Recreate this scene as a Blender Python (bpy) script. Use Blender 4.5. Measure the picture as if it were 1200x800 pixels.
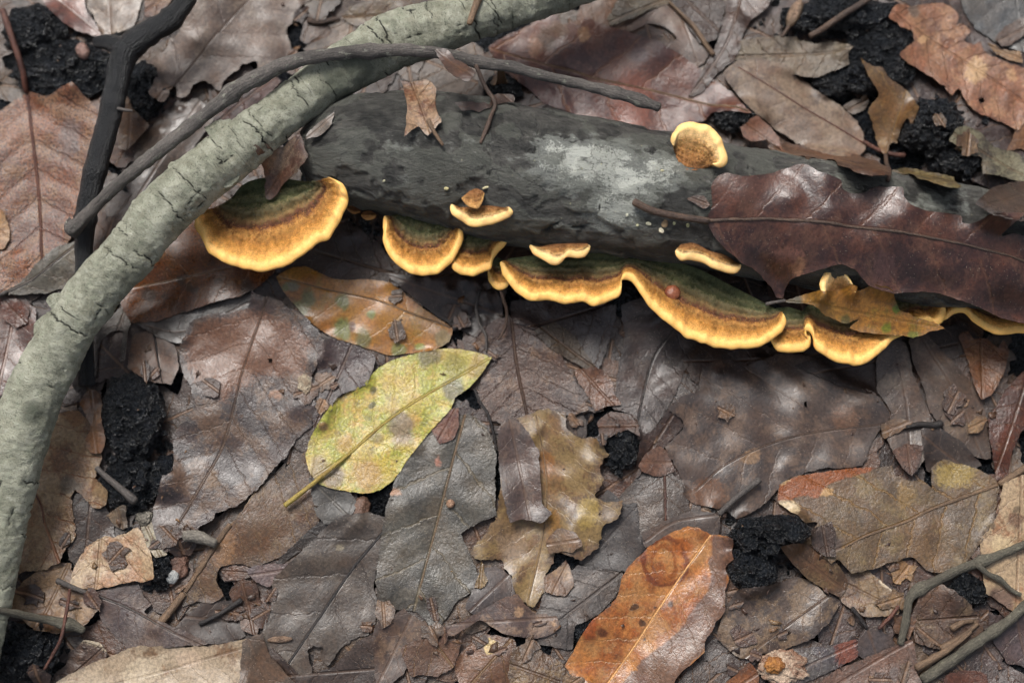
import bpy, math, random
import numpy as np
from mathutils import Vector
from mathutils.geometry import delaunay_2d_cdt

for o in list(bpy.data.objects):
    bpy.data.objects.remove(o, do_unlink=True)
scene = bpy.context.scene
COL = scene.collection
rnd = random.Random(7)
R = np.random.default_rng(11)

# One unit of layout is 0.25 mm on the forest floor (the picture spans about 30 cm).
S = 0.00025

# ------------------------------------------------------------------ camera
DIST, TILT, ZT = 1800.0, math.radians(11.0), 45.0
CAMP = np.array([0.0, -DIST * math.sin(TILT), ZT + DIST * math.cos(TILT)])
FWD = np.array([0.0, math.sin(TILT), -math.cos(TILT)])
RGT = np.array([1.0, 0.0, 0.0])
UPV = np.cross(RGT, FWD)
cam_data = bpy.data.cameras.new("camera")
cam = bpy.data.objects.new("camera", cam_data)
COL.objects.link(cam)
cam.location = CAMP * S
cam.rotation_euler = (TILT, 0, 0)
cam_data.sensor_width = 36.0
cam_data.lens = 54.0
cam_data.clip_start = 0.01
cam_data.clip_end = 50.0
cam_data.dof.use_dof = True
cam_data.dof.focus_distance = (DIST - 35) * S
cam_data.dof.aperture_fstop = 6.0
scene.camera = cam
scene.render.resolution_x = 1024
scene.render.resolution_y = 682

# ------------------------------------------------------------------ sky, sun, exposure
SUN_EL, SUN_AZ = math.radians(56), math.radians(-25)
world = bpy.data.worlds.new("World")
scene.world = world
world.use_nodes = True
wt = world.node_tree
for n in list(wt.nodes):
    wt.nodes.remove(n)
wo = wt.nodes.new("ShaderNodeOutputWorld")
wb = wt.nodes.new("ShaderNodeBackground")
ws = wt.nodes.new("ShaderNodeTexSky")
ws.sky_type = 'NISHITA'
ws.sun_disc = False
ws.sun_elevation = SUN_EL
ws.sun_rotation = SUN_AZ
ws.air_density = 1.0
ws.dust_density = 4.0
ws.ozone_density = 1.0
wh = wt.nodes.new("ShaderNodeHueSaturation")      # overcast: the cloud layer takes most of the blue
wh.inputs["Saturation"].default_value = 0.46
wt.links.new(ws.outputs[0], wh.inputs["Color"])
wt.links.new(wh.outputs[0], wb.inputs[0])
wb.inputs[1].default_value = 0.056
wt.links.new(wb.outputs[0], wo.inputs[0])
sun_d = bpy.data.lights.new("sun", 'SUN')
sun_d.energy = 1.5
sun_d.angle = math.radians(24)
sun_d.color = (1.0, 0.97, 0.93)
sun = bpy.data.objects.new("sun", sun_d)
COL.objects.link(sun)
sd = Vector((math.sin(SUN_AZ) * math.cos(SUN_EL), math.cos(SUN_AZ) * math.cos(SUN_EL), math.sin(SUN_EL)))
sun.rotation_euler = sd.to_track_quat('Z', 'Y').to_euler()
scene.view_settings.view_transform = 'Standard'
scene.view_settings.look = 'None'
scene.view_settings.gamma = 1.0
scene.view_settings.use_curve_mapping = False
scene.view_settings.exposure = 1.36


scene.cycles.use_adaptive_sampling = True
scene.cycles.adaptive_threshold = 0.03
scene.cycles.max_bounces = 3
scene.cycles.diffuse_bounces = 1
scene.cycles.glossy_bounces = 1

# ------------------------------------------------------------------ maths helpers
def at(px, py, z):
    """point of the place at height z seen at a spot of the picture (1200 x 800)"""
    px = np.asarray(px, float); py = np.asarray(py, float); z = np.asarray(z, float)
    d = DIST * FWD[None] + (px.reshape(-1, 1) - 600) * RGT[None] - (py.reshape(-1, 1) - 400) * UPV[None]
    t = (z.reshape(-1) - CAMP[2]) / d[:, 2]
    return CAMP[None] + d * t[:, None]

def lin(h):
    h = h.lstrip('#')
    v = [int(h[i:i + 2], 16) / 255 for i in (0, 2, 4)]
    return tuple(((c + 0.055) / 1.055) ** 2.4 if c > 0.04045 else c / 12.92 for c in v)

def leafcol(h, k=0.42, sat=1.12):
    c = lin(h); g = 0.3 * c[0] + 0.6 * c[1] + 0.1 * c[2]
    return tuple(k * (g + (x - g) * sat) * w for x, w in zip(c, (1.05, 0.98, 0.87)))

_TAB = np.random.default_rng(5).uniform(-1, 1, 65536).astype(np.float64)
def vnoise(x, y, z=0.0, seed=0):
    x = np.asarray(x, float); y = np.asarray(y, float)
    so = (seed * 7919 + 101) & 0xFFFF
    if np.ndim(z) == 0:
        zi = int(math.floor(z * 3)); so = (so + zi * 5227) & 0xFFFF
        ix, iy = np.floor(x), np.floor(y); fx, fy = x - ix, y - iy
        fx = fx * fx * (3 - 2 * fx); fy = fy * fy * (3 - 2 * fy)
        ix = ix.astype(np.int64) * 1619; iy = iy.astype(np.int64) * 31337
        def c(a, b): return _TAB[((ix + a * 1619) ^ (iy + b * 31337) ^ so) & 0xFFFF]
        return (c(0, 0) * (1 - fx) + c(1, 0) * fx) * (1 - fy) + (c(0, 1) * (1 - fx) + c(1, 1) * fx) * fy
    z = np.asarray(z, float)
    ix, iy, iz = np.floor(x), np.floor(y), np.floor(z); fx, fy, fz = x - ix, y - iy, z - iz
    fx, fy, fz = [f * f * (3 - 2 * f) for f in (fx, fy, fz)]
    ix = ix.astype(np.int64) * 1619; iy = iy.astype(np.int64) * 31337; iz = iz.astype(np.int64) * 6971
    def c(a, b, d): return _TAB[((ix + a * 1619) ^ (iy + b * 31337) ^ (iz + d * 6971) ^ so) & 0xFFFF]
    p = (c(0, 0, 0) * (1 - fx) + c(1, 0, 0) * fx) * (1 - fy) + (c(0, 1, 0) * (1 - fx) + c(1, 1, 0) * fx) * fy
    q = (c(0, 0, 1) * (1 - fx) + c(1, 0, 1) * fx) * (1 - fy) + (c(0, 1, 1) * (1 - fx) + c(1, 1, 1) * fx) * fy
    return p * (1 - fz) + q * fz

def fbm(x, y, z=0.0, seed=0, octv=4, gain=0.5):
    s = 0; a = 1.0; f = 1.0; t = 0
    for k in range(octv):
        s = s + a * vnoise(np.asarray(x) * f, np.asarray(y) * f, np.asarray(z) * f, seed + 17 * k)
        t += a; a *= gain; f *= 2.03
    return s / t

def box_blur(a, r):
    r = int(r)
    if r < 1: return a
    for ax in (0, 1):
        if ax: a = a.T
        n = len(a)
        c = np.empty((n + 2 * r + 1, a.shape[1]))
        c[0] = 0; c[1:r + 1] = a[0]; c[r + 1:r + 1 + n] = a; c[r + 1 + n:] = a[-1]
        np.cumsum(c, axis=0, out=c)
        a = (c[2 * r + 1:2 * r + 1 + n] - c[:n]) * (1.0 / (2 * r + 1))
        if ax: a = a.T
    return a

def mblur(a, m, r, cache={}):
    k = (id(m), r)
    if cache.get('m') is not m:
        cache.clear(); cache['m'] = m
    if k not in cache: cache[k] = 1.0 / np.maximum(box_blur(box_blur(m, r), r), 1e-6)
    return box_blur(box_blur(a * m, r), r) * cache[k]

def raster_in(poly, gx, gy):
    """cells of a regular grid inside a polygon"""
    M = np.zeros((len(gy), len(gx)), bool); n = len(poly); dx = gx[1] - gx[0]
    for i in range(n):
        (xi, yi), (xj, yj) = poly[i], poly[i - 1]
        if yi == yj: continue
        lo, hi = (yi, yj) if yi < yj else (yj, yi)
        a, b = np.searchsorted(gy, lo), np.searchsorted(gy, hi)
        for r in range(a, b):
            xc = (xj - xi) * (gy[r] - yi) / (yj - yi) + xi
            k = int(math.ceil((xc - gx[0]) / dx))
            if k > 0: M[r, :k] ^= True
    return M

def leaf_uv(P, mid):
    """smooth leaf coordinates: u along the chord of the midrib, v across from the midrib"""
    P = np.asarray(P, float)[:, :2]; mid = np.asarray(mid, float)[:, :2]
    d = mid[-1] - mid[0]; L = max(np.hypot(*d), 1e-6); d = d / L; nn = np.array([-d[1], d[0]])
    q = P - mid[0]; u = q @ d; v = q @ nn
    mq = mid - mid[0]; mu = mq @ d; mv = mq @ nn
    if len(mid) > 2:
        c = catmull(np.stack([mu, mv], 1), max(L / 24, 2.0)); mu, mv = np.maximum.accumulate(c[:, 0]), c[:, 1]
        v = v - np.interp(u, mu, mv)
    return u, v

def seg_proj(P, L):
    """closest point on polyline L for points P -> (arc length, signed distance, distance)"""
    P = np.asarray(P, float)[:, :2]; L = np.asarray(L, float)[:, :2]
    best = np.full(len(P), 1e18); U = np.zeros(len(P)); V = np.zeros(len(P)); acc = 0.0
    ns = len(L) - 1
    for i in range(ns):
        a, b = L[i], L[i + 1]; d = b - a; l = np.hypot(*d)
        if l < 1e-9: continue
        d = d / l; q = P - a; t = q @ d
        lo = -1e9 if i == 0 else 0.0
        hi = 1e9 if i == ns - 1 else l
        tc = np.clip(t, lo, hi)
        s = q[:, 0] * -d[1] + q[:, 1] * d[0]
        r = np.hypot(q[:, 0] - tc * d[0], q[:, 1] - tc * d[1])
        k = r < best
        best[k] = r[k]; U[k] = acc + tc[k]; V[k] = np.sign(s[k]) * r[k]
        acc += l
    return U, V, best

def poly_dist(P, poly):
    P = np.asarray(P, float)
    best = np.full(len(P), 1e18)
    n = len(poly)
    for i in range(n):
        a = poly[i]; d = poly[(i + 1) % n] - a; l2 = max(d @ d, 1e-9)
        q = P - a
        t = np.clip((q @ d) / l2, 0, 1)
        e = q - t[:, None] * d
        best = np.minimum(best, e[:, 0] ** 2 + e[:, 1] ** 2)
    return np.sqrt(best)

def inside(P, poly):
    x, y = P[:, 0], P[:, 1]
    c = np.zeros(len(P), bool); n = len(poly); j = n - 1
    for i in range(n):
        xi, yi = poly[i]; xj, yj = poly[j]
        if yi != yj:
            k = ((yi > y) != (yj > y)) & (x < (xj - xi) * (y - yi) / (yj - yi) + xi)
            c ^= k
        j = i
    return c

def catmull(pts, step, closed=False, blend=1.0):
    pts = np.asarray(pts, float); n = len(pts); out = []
    for i in range(n if closed else n - 1):
        if closed:
            p0, p1, p2, p3 = pts[(i - 1) % n], pts[i], pts[(i + 1) % n], pts[(i + 2) % n]
        else:
            p1, p2 = pts[i], pts[i + 1]
            p0 = pts[i - 1] if i > 0 else 2 * p1 - p2
            p3 = pts[i + 2] if i + 2 < n else 2 * p2 - p1
        m = max(1, int(round(np.hypot(*(p2 - p1)[:2]) / step)))
        t = (np.arange(m) / m)[:, None]
        cr = 0.5 * (2 * p1 + (p2 - p0) * t + (2 * p0 - 5 * p1 + 4 * p2 - p3) * t ** 2 + (3 * p1 - p0 - 3 * p2 + p3) * t ** 3)
        out.append(cr * blend + (p1 + (p2 - p1) * t) * (1 - blend))
    if not closed: out.append(pts[-1:])
    return np.vstack(out)

def resample(pts, n):
    pts = np.asarray(pts, float)
    l = np.r_[0, np.cumsum(np.sqrt(((pts[1:] - pts[:-1])[:, :2] ** 2).sum(1)))]
    q = np.linspace(0, l[-1], n)
    return np.stack([np.interp(q, l, pts[:, k]) for k in range(pts.shape[1])], 1)


# ------------------------------------------------------------------ height field of what lies on the ground so far
G = 2.0
X0, Y0, NX, NY = -1700.0, -1350.0, 1700, 1350
H = np.zeros((NY, NX))

def hsample(x, y, F=None):
    F = H if F is None else F
    gx = np.clip((np.asarray(x) - X0) / G, 0, NX - 1.001); gy = np.clip((np.asarray(y) - Y0) / G, 0, NY - 1.001)
    ix, iy = gx.astype(int), gy.astype(int); fx, fy = gx - ix, gy - iy
    return (F[iy, ix] * (1 - fx) + F[iy, ix + 1] * fx) * (1 - fy) + (F[iy + 1, ix] * (1 - fx) + F[iy + 1, ix + 1] * fx) * fy

def hdisc(x, y, z, r):
    i0, i1 = int((x - r - X0) / G), int((x + r - X0) / G) + 2
    j0, j1 = int((y - r - Y0) / G), int((y + r - Y0) / G) + 2
    i0, j0 = max(i0, 0), max(j0, 0); i1, j1 = min(i1, NX), min(j1, NY)
    if i1 <= i0 or j1 <= j0: return
    gx = X0 + G * np.arange(i0, i1); gy = Y0 + G * np.arange(j0, j1)
    d2 = (gx[None] - x) ** 2 + (gy[:, None] - y) ** 2
    m = d2 < r * r
    sub = H[j0:j1, i0:i1]
    sub[m] = np.maximum(sub[m], z + np.sqrt(np.maximum(r * r - d2[m], 0)))

def hraster(V, F):
    """burn the top of a mesh (layout units) into the height field by dense sampling"""
    V = np.asarray(V)
    ix = np.clip(np.floor((V[:, 0] - X0) / G).astype(int), 0, NX - 1)
    iy = np.clip(np.floor((V[:, 1] - Y0) / G).astype(int), 0, NY - 1)
    for dy, dx in ((0, 0), (0, 1), (1, 0), (1, 1)):
        np.maximum.at(H, (np.minimum(iy + dy, NY - 1), np.minimum(ix + dx, NX - 1)), V[:, 2])


# ------------------------------------------------------------------ object helpers
def tag(o, label=None, cat=None, group=None, kind=None):
    if label: o['label'] = label
    if cat: o['category'] = cat
    if group: o['group'] = group
    if kind: o['kind'] = kind
    return o

def empty(name, loc):
    o = bpy.data.objects.new(name, None)
    o.empty_display_size = 0.005
    COL.objects.link(o)
    o.location = np.asarray(loc) * S
    return o

def mesh_obj(name, V, F, mat, parent=None, origin=None, attrs=None, smooth=True):
    """V in layout units; one mesh object, verts relative to origin"""
    V = np.asarray(V, float)
    if origin is None:
        origin = np.array([V[:, 0].mean(), V[:, 1].mean(), V[:, 2].min()])
    origin = np.asarray(origin, float)
    me = bpy.data.meshes.new(name)
    W = (V - origin) * S
    if isinstance(F, np.ndarray):
        nv = F.shape[1]
        me.vertices.add(len(W)); me.vertices.foreach_set('co', W.astype(np.float32).ravel())
        me.loops.add(F.size); me.loops.foreach_set('vertex_index', F.astype(np.int32).ravel())
        me.polygons.add(len(F)); me.polygons.foreach_set('loop_start', (np.arange(len(F)) * nv).astype(np.int32))
        me.update(calc_edges=True)
        me.validate()
    else:
        me.from_pydata(W.tolist(), [], F)
    if smooth:
        me.polygons.foreach_set('use_smooth', np.ones(len(me.polygons), bool))
    for k, a in (attrs or {}).items():
        a = np.asarray(a, np.float32)
        if a.ndim == 1:
            me.attributes.new(k, 'FLOAT', 'POINT').data.foreach_set('value', a)
        elif a.shape[1] == 3:
            me.attributes.new(k, 'FLOAT_VECTOR', 'POINT').data.foreach_set('vector', a.ravel())
        else:
            me.attributes.new(k, 'FLOAT_COLOR', 'POINT').data.foreach_set('color', a.ravel())
    par = mat if isinstance(mat, dict) else None
    if par: mat = M_PLAIN
    me.materials.append(mat)
    o = bpy.data.objects.new(name, me)
    if par: set_params(o, par)
    COL.objects.link(o)
    if parent is None:
        o.location = origin * S
    else:
        o.parent = parent
        o.location = Vector(origin * S) - PORG[parent.name]
    return o

PORG = {}
def thing(name, loc, label, cat, group=None):
    o = empty(name, loc)
    PORG[o.name] = Vector(np.asarray(loc, float) * S)
    return tag(o, label, cat, group)

def grid_faces(n, m, wrap=False):
    i = np.arange(n - 1)[:, None]; j = np.arange(m if wrap else m - 1)[None]
    a = i * m + j; b = i * m + (j + 1) % m
    return np.stack([a, b, b + m, a + m], -1).reshape(-1, 4)

def tube_geom(P, rad, sides=10, cap=True, flat=1.0):
    P = np.asarray(P, float); n = len(P)
    rad = np.broadcast_to(np.asarray(rad, float), (n,))
    T = np.gradient(P, axis=0); T /= np.maximum(np.linalg.norm(T, axis=1, keepdims=True), 1e-9)
    N = np.cross(np.array([0, 0, 1.0]), T); l = np.linalg.norm(N, axis=1, keepdims=True)
    N = np.where(l < 1e-3, np.array([[1.0, 0, 0]]), N / np.maximum(l, 1e-9))
    B = np.cross(T, N)
    ph = np.arange(sides) / sides * 2 * math.pi
    V = P[:, None] + rad[:, None, None] * (np.cos(ph)[None, :, None] * N[:, None] + flat * np.sin(ph)[None, :, None] * B[:, None])
    F = grid_faces(n, sides, True)
    return V, F, N, B, T

# ------------------------------------------------------------------ node helpers and materials
class NB:
    def __init__(s, tree):
        s.t = tree; s.dim = '3D'
    def n(s, k, **kw):
        nd = s.t.nodes.new(k)
        for a, b in kw.items(): setattr(nd, a, b)
        return nd
    def put(s, sock, v):
        if isinstance(v, bpy.types.NodeSocket): s.t.links.new(v, sock)
        elif v is not None:
            if isinstance(v, (tuple, list)) and len(v) == 3 and sock.type == 'RGBA': v = (*v, 1)
            sock.default_value = v
    def math(s, op, a, b=None, c=None, clamp=False):
        nd = s.n('ShaderNodeMath', operation=op, use_clamp=clamp)
        for i, v in enumerate((a, b, c)):
            if v is not None: s.put(nd.inputs[i], v)
        return nd.outputs[0]
    def vmath(s, op, a, b=None):
        nd = s.n('ShaderNodeVectorMath', operation=op)
        s.put(nd.inputs[0], a)
        if b is not None: s.put(nd.inputs[3] if op == 'SCALE' else nd.inputs[1], b)
        return nd.outputs[0]
    def mix(s, f, a, b, blend='MIX'):
        nd = s.n('ShaderNodeMix', data_type='RGBA', blend_type=blend)
        s.put(nd.inputs[0], f); s.put(nd.inputs[6], a); s.put(nd.inputs[7], b)
        return nd.outputs[2]
    def step(s, v, lo, hi, a=0.0, b=1.0):
        nd = s.n('ShaderNodeMapRange', interpolation_type='SMOOTHSTEP')
        s.put(nd.inputs[0], v); s.put(nd.inputs[1], lo); s.put(nd.inputs[2], hi); s.put(nd.inputs[3], a); s.put(nd.inputs[4], b)
        return nd.outputs[0]
    def noise(s, v, scale, detail=4.0, rough=0.55, dist=0.0):
        nd = s.n('ShaderNodeTexNoise', noise_dimensions=s.dim)
        s.put(nd.inputs['Vector'], v); s.put(nd.inputs['Scale'], scale); s.put(nd.inputs['Detail'], detail)
        s.put(nd.inputs['Roughness'], rough); s.put(nd.inputs['Distortion'], dist)
        return nd.outputs[0]
    def voro(s, v, scale, feature='F1', rand=1.0, out=0):
        nd = s.n('ShaderNodeTexVoronoi', feature=feature, voronoi_dimensions=s.dim)
        s.put(nd.inputs['Vector'], v); s.put(nd.inputs['Scale'], scale); s.put(nd.inputs['Randomness'], rand)
        return nd.outputs[out]
    def attr(s, name, out=2):
        nd = s.n('ShaderNodeAttribute', attribute_name=name)
        return nd.outputs[out]
    def ramp(s, v, stops, interp='LINEAR'):
        nd = s.n('ShaderNodeValToRGB')
        cr = nd.color_ramp; cr.interpolation = interp
        cr.elements[0].position = stops[0][0]; cr.elements[0].color = (*stops[0][1], 1)
        cr.elements[1].position = stops[-1][0]; cr.elements[1].color = (*stops[-1][1], 1)
        for p, c in stops[1:-1]:
            cr.elements.new(p).color = (*c, 1)
        s.put(nd.inputs[0], v)
        return nd.outputs[0]
    def xyz(s, v):
        nd = s.n('ShaderNodeSeparateXYZ'); s.put(nd.inputs[0], v); return nd.outputs
    def comb(s, x, y, z):
        nd = s.n('ShaderNodeCombineXYZ'); s.put(nd.inputs[0], x); s.put(nd.inputs[1], y); s.put(nd.inputs[2], z); return nd.outputs[0]
    def bump(s, h, strength, dist, normal=None):
        nd = s.n('ShaderNodeBump'); s.put(nd.inputs['Strength'], strength); s.put(nd.inputs['Distance'], dist); s.put(nd.inputs['Height'], h)
        if normal is not None: s.put(nd.inputs['Normal'], normal)
        return nd.outputs[0]

def new_mat(name):
    m = bpy.data.materials.new(name); m.use_nodes = True
    t = m.node_tree
    for n in list(t.nodes): t.nodes.remove(n)
    return m, NB(t)

def finish(nb, col, rough, normal=None, spec=0.5, sss=0.0, sssr=(1, .5, .2), coat=0.0, coatr=0.2):
    p = nb.n('ShaderNodeBsdfPrincipled'); o = nb.n('ShaderNodeOutputMaterial')
    nb.put(p.inputs['Base Color'], col); nb.put(p.inputs['Roughness'], rough)
    nb.put(p.inputs['Specular IOR Level'], spec)
    if normal is not None: nb.put(p.inputs['Normal'], normal)
    if sss:
        p.inputs['Subsurface Weight'].default_value = sss
        p.inputs['Subsurface Radius'].default_value = sssr
        p.inputs['Subsurface Scale'].default_value = 0.0012
    if coat:
        p.inputs['Coat Weight'].default_value = coat; p.inputs['Coat Roughness'].default_value = coatr
    nb.t.links.new(p.outputs[0], o.inputs[0])

# ---- leaf shading as one node group, set per leaf
LG_IN = [('ColorA', 'C', lin('6a5a54')), ('ColorB', 'C', lin('4a3f3d')), ('Patch', 'C', lin('8d7a6c')), ('Vein', 'C', lin('8a6a50')), ('Spot', 'C', lin('2a2020')),
         ('PatchAmount', 'F', 0.3), ('VeinAmount', 'F', 0.35), ('SpotAmount', 'F', 0.2), ('Speckle', 'F', 0.0), ('Seed', 'F', 0.0),
         ('VeinFreq', 'F', 4.0), ('Rough', 'F', 0.5), ('Bump', 'F', 1.0), ('EdgeDark', 'F', 0.2), ('Net', 'F', 0.3)]

def leaf_material(name, given=None):
    """one shader for all leaves; its settings are read from each leaf's own data"""
    m, nb = new_mat(name); nb.dim = '2D'
    g = nb.t
    I = {}
    for n, k, d in LG_IN:
        if given and n in given: I[n] = given[n](nb)
        elif given: I[n] = d
        else:
            nd = nb.n('ShaderNodeAttribute', attribute_type='OBJECT', attribute_name=n)
            I[n] = nd.outputs[0] if k == 'C' else nd.outputs[2]
    luv = nb.attr('luv', 1)
    x = nb.xyz(luv); u, v, edge = x[0], x[1], x[2]
    av = nb.math('ABSOLUTE', v)
    p = nb.comb(nb.math('ADD', u, nb.math('MULTIPLY', I['Seed'], 1.7)), nb.math('ADD', v, nb.math('MULTIPLY', I['Seed'], .63)), 0.0)
    side = nb.math('MULTIPLY', nb.math('SIGN', v), 0.37)
    n1 = nb.noise(p, 1.3, 2, 0.6)
    n2 = nb.noise(p, 5.0, 4, 0.68)
    n3 = nb.noise(p, 26.0, 3, 0.75)
    n4 = n3
    # blotchy ground colour
    f = nb.math('ADD', nb.math('MULTIPLY', n1, 0.5), nb.math('MULTIPLY', n2, 0.5))
    col = nb.mix(nb.step(f, 0.40, 0.60), I['ColorA'], I['ColorB'])
    wm = nb.step(nb.noise(nb.vmath('ADD', p, (8.1, 1.4, 2.0)), 2.1, 3, .65), .38, .66, -.0, 1.0)
    col = nb.mix(nb.math('MULTIPLY', wm, .45), col, nb.mix(1.0, col, (1.35, 1.0, .72), 'MULTIPLY'))
    # pale worn patches
    pn = nb.noise(nb.vmath('ADD', p, (3.7, 9.1, 4.0)), 2.6, 5, 0.74)
    pm = nb.step(nb.math('ADD', pn, nb.math('MULTIPLY', I['PatchAmount'], 0.28)), 0.60, 0.74)
    col = nb.mix(nb.math('MULTIPLY', pm, 0.8), col, I['Patch'])
    # hue drift along the blade and fine mottle
    mott = nb.math('ADD', nb.math('MULTIPLY', n3, 0.9), nb.math('MULTIPLY', n4, 0.55))
    k = nb.step(mott, 0.40, 1.04, 0.70, 1.30)
    kc = nb.comb(k, k, k)
    col = nb.mix(1.0, col, kc, 'MULTIPLY')
    # dark blots with irregular rims
    bd = nb.voro(nb.vmath('ADD', p, nb.vmath('SCALE', nb.comb(n3, n2, 0.0), 0.10)), 3.3)
    bl = nb.math('MULTIPLY', nb.step(nb.math('ADD', bd, nb.math('MULTIPLY', n3, 0.16)), 0.30, 0.17), nb.step(n1, 0.46, 0.54))
    col = nb.mix(nb.math('MULTIPLY', bl, I['SpotAmount']), col, I['Spot'])
    # pin-point speckle
    sd = nb.voro(p, 30.0)
    sp = nb.math('MULTIPLY', nb.step(nb.math('ADD', sd, nb.math('MULTIPLY', n2, 0.35)), 0.50, 0.36), I['Speckle'])
    col = nb.mix(sp, col, I['Spot'])
    # veins: midrib, side veins, net
    wob = nb.math('MULTIPLY', nb.math('SUBTRACT', n2, 0.5), 0.16)
    midm = nb.step(av, 0.024, 0.006)
    ph = nb.math('ADD', nb.math('ADD', nb.math('SUBTRACT', u, nb.math('MULTIPLY', av, 0.75)), side), wob)
    fr = nb.math('FRACT', nb.math('MULTIPLY', ph, I['VeinFreq']))
    tri = nb.math('ABSOLUTE', nb.math('SUBTRACT', fr, 0.5))
    sec = nb.math('MULTIPLY', nb.step(tri, 0.045, 0.010), nb.step(n1, 0.30, 0.55, 0.25, 1.0))
    nd = nb.voro(p, 13.0, 'DISTANCE_TO_EDGE')
    net = nb.math('MULTIPLY', nb.step(nd, 0.07, 0.0), nb.step(n2, 0.40, 0.62))
    veins = nb.math('MAXIMUM', nb.math('MAXIMUM', midm, nb.math('MULTIPLY', sec, 0.8)), nb.math('MULTIPLY', net, I['Net']))
    col = nb.mix(nb.math('MULTIPLY', veins, I['VeinAmount']), col, I['Vein'])
    # browned, worn margin
    em = nb.step(nb.math('ADD', edge, nb.math('MULTIPLY', nb.math('SUBTRACT', n3, 0.5), 0.08)), 0.07, 0.0)
    col = nb.mix(nb.math('MULTIPLY', em, I['EdgeDark']), col, I['Spot'])
    # individual stains
    st = g.nodes.new('ShaderNodeAttribute'); st.attribute_name = 'stain'
    sa = nb.step(nb.math('ADD', st.outputs['Alpha'], nb.math('MULTIPLY', nb.math('SUBTRACT', nb.math('ADD', nb.math('MULTIPLY', n2, .5), nb.math('MULTIPLY', n3, .5)), 0.5), 1.3)), 0.25, 0.75)
    sa = nb.math('MULTIPLY', sa, nb.step(st.outputs['Alpha'], 0.02, 0.2))
    sc = nb.mix(1.0, st.outputs['Color'], kc, 'MULTIPLY')
    col = nb.mix(nb.math('MULTIPLY', sa, 0.8), col, sc)
    # pale grit and dust
    gr = nb.step(nb.voro(nb.vmath('ADD', p, (1.3, 2.2, 0.7)), 21.0), 0.085, 0.05)
    gr = nb.math('MULTIPLY', gr, nb.step(n2, 0.52, 0.62))
    col = nb.mix(nb.math('MULTIPLY', gr, 0.55), col, lin('b8a690'))
    # relief
    h = nb.math('ADD', nb.math('MULTIPLY', n3, 0.22), nb.math('MULTIPLY', n2, 0.5))
    h = nb.math('SUBTRACT', h, nb.math('MULTIPLY', nb.math('MAXIMUM', midm, sec), 0.35))
    nrm = nb.bump(h, nb.math('MULTIPLY', I['Bump'], 0.7), 0.0012)
    rg = nb.math('ADD', nb.math('MULTIPLY', I['Rough'], 0.82), nb.math('MULTIPLY', nb.math('SUBTRACT', n2, 0.5), 0.5), clamp=True)
    pr = g.nodes.new('ShaderNodeBsdfPrincipled')
    nb.put(pr.inputs['Base Color'], col); nb.put(pr.inputs['Roughness'], rg); nb.put(pr.inputs['Normal'], nrm)
    nb.put(pr.inputs['Specular IOR Level'], 0.5)
    go = nb.n('ShaderNodeOutputMaterial')
    g.links.new(pr.outputs[0], go.inputs[0])
    return m
M_LEAF = leaf_material('leaf_surface')
M_LITTER = leaf_material('litter_leaf', {'ColorA': lambda nb: nb.attr('tint', 0), 'ColorB': lambda nb: nb.mix(1.0, nb.attr('tint', 0), (.5, .48, .48), 'MULTIPLY'),
                                         'Patch': lambda nb: nb.mix(1.0, nb.attr('tint', 0), (1.6, 1.55, 1.45), 'MULTIPLY'), 'Speckle': lambda nb: .2})
LDEF = {n: d for n, k, d in LG_IN}

def set_params(o, par):
    for k, v in par.items():
        o.data[k] = [float(x) for x in v] if isinstance(v, (tuple, list)) else float(v)

def woody_mat(name, a, b, rough=0.6, scale=1.0, bump=0.6, spec=0.4, streak=6.0, fleck=None, fleck_amt=0.0):
    """stalks, twigs, sticks: 'wuv' runs along, around, seed"""
    m, nb = new_mat(name)
    p = nb.attr('wuv', 1)
    x = nb.xyz(p)
    q = nb.comb(nb.math('MULTIPLY', x[0], 1.0), nb.math('MULTIPLY', x[1], streak), x[2])
    n1 = nb.noise(p, 2.2 * scale, 5, 0.65)
    n2 = nb.noise(q, 6.0 * scale, 5, 0.7)
    n3 = nb.noise(p, 38.0 * scale, 3, 0.7)
    col = nb.mix(nb.step(nb.math('ADD', nb.math('MULTIPLY', n1, .55), nb.math('MULTIPLY', n2, .45)), 0.38, 0.62), a, b)
    k = nb.step(n3, 0.25, 0.75, 0.6, 1.4)
    col = nb.mix(1.0, col, nb.comb(k, k, k), 'MULTIPLY')
    if fleck:
        fm = nb.step(nb.math('ADD', nb.noise(p, 9.0 * scale, 5, 0.75), fleck_amt), 0.58, 0.66)
        col = nb.mix(nb.math('MULTIPLY', fm, 0.8), col, fleck)
    h = nb.math('ADD', nb.math('MULTIPLY', n2, 0.7), nb.math('MULTIPLY', n3, 0.5))
    finish(nb, col, nb.math('ADD', rough, nb.math('MULTIPLY', nb.math('SUBTRACT', n1, .5), .3)), nb.bump(h, bump, 0.0012), spec)
    return m

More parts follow.
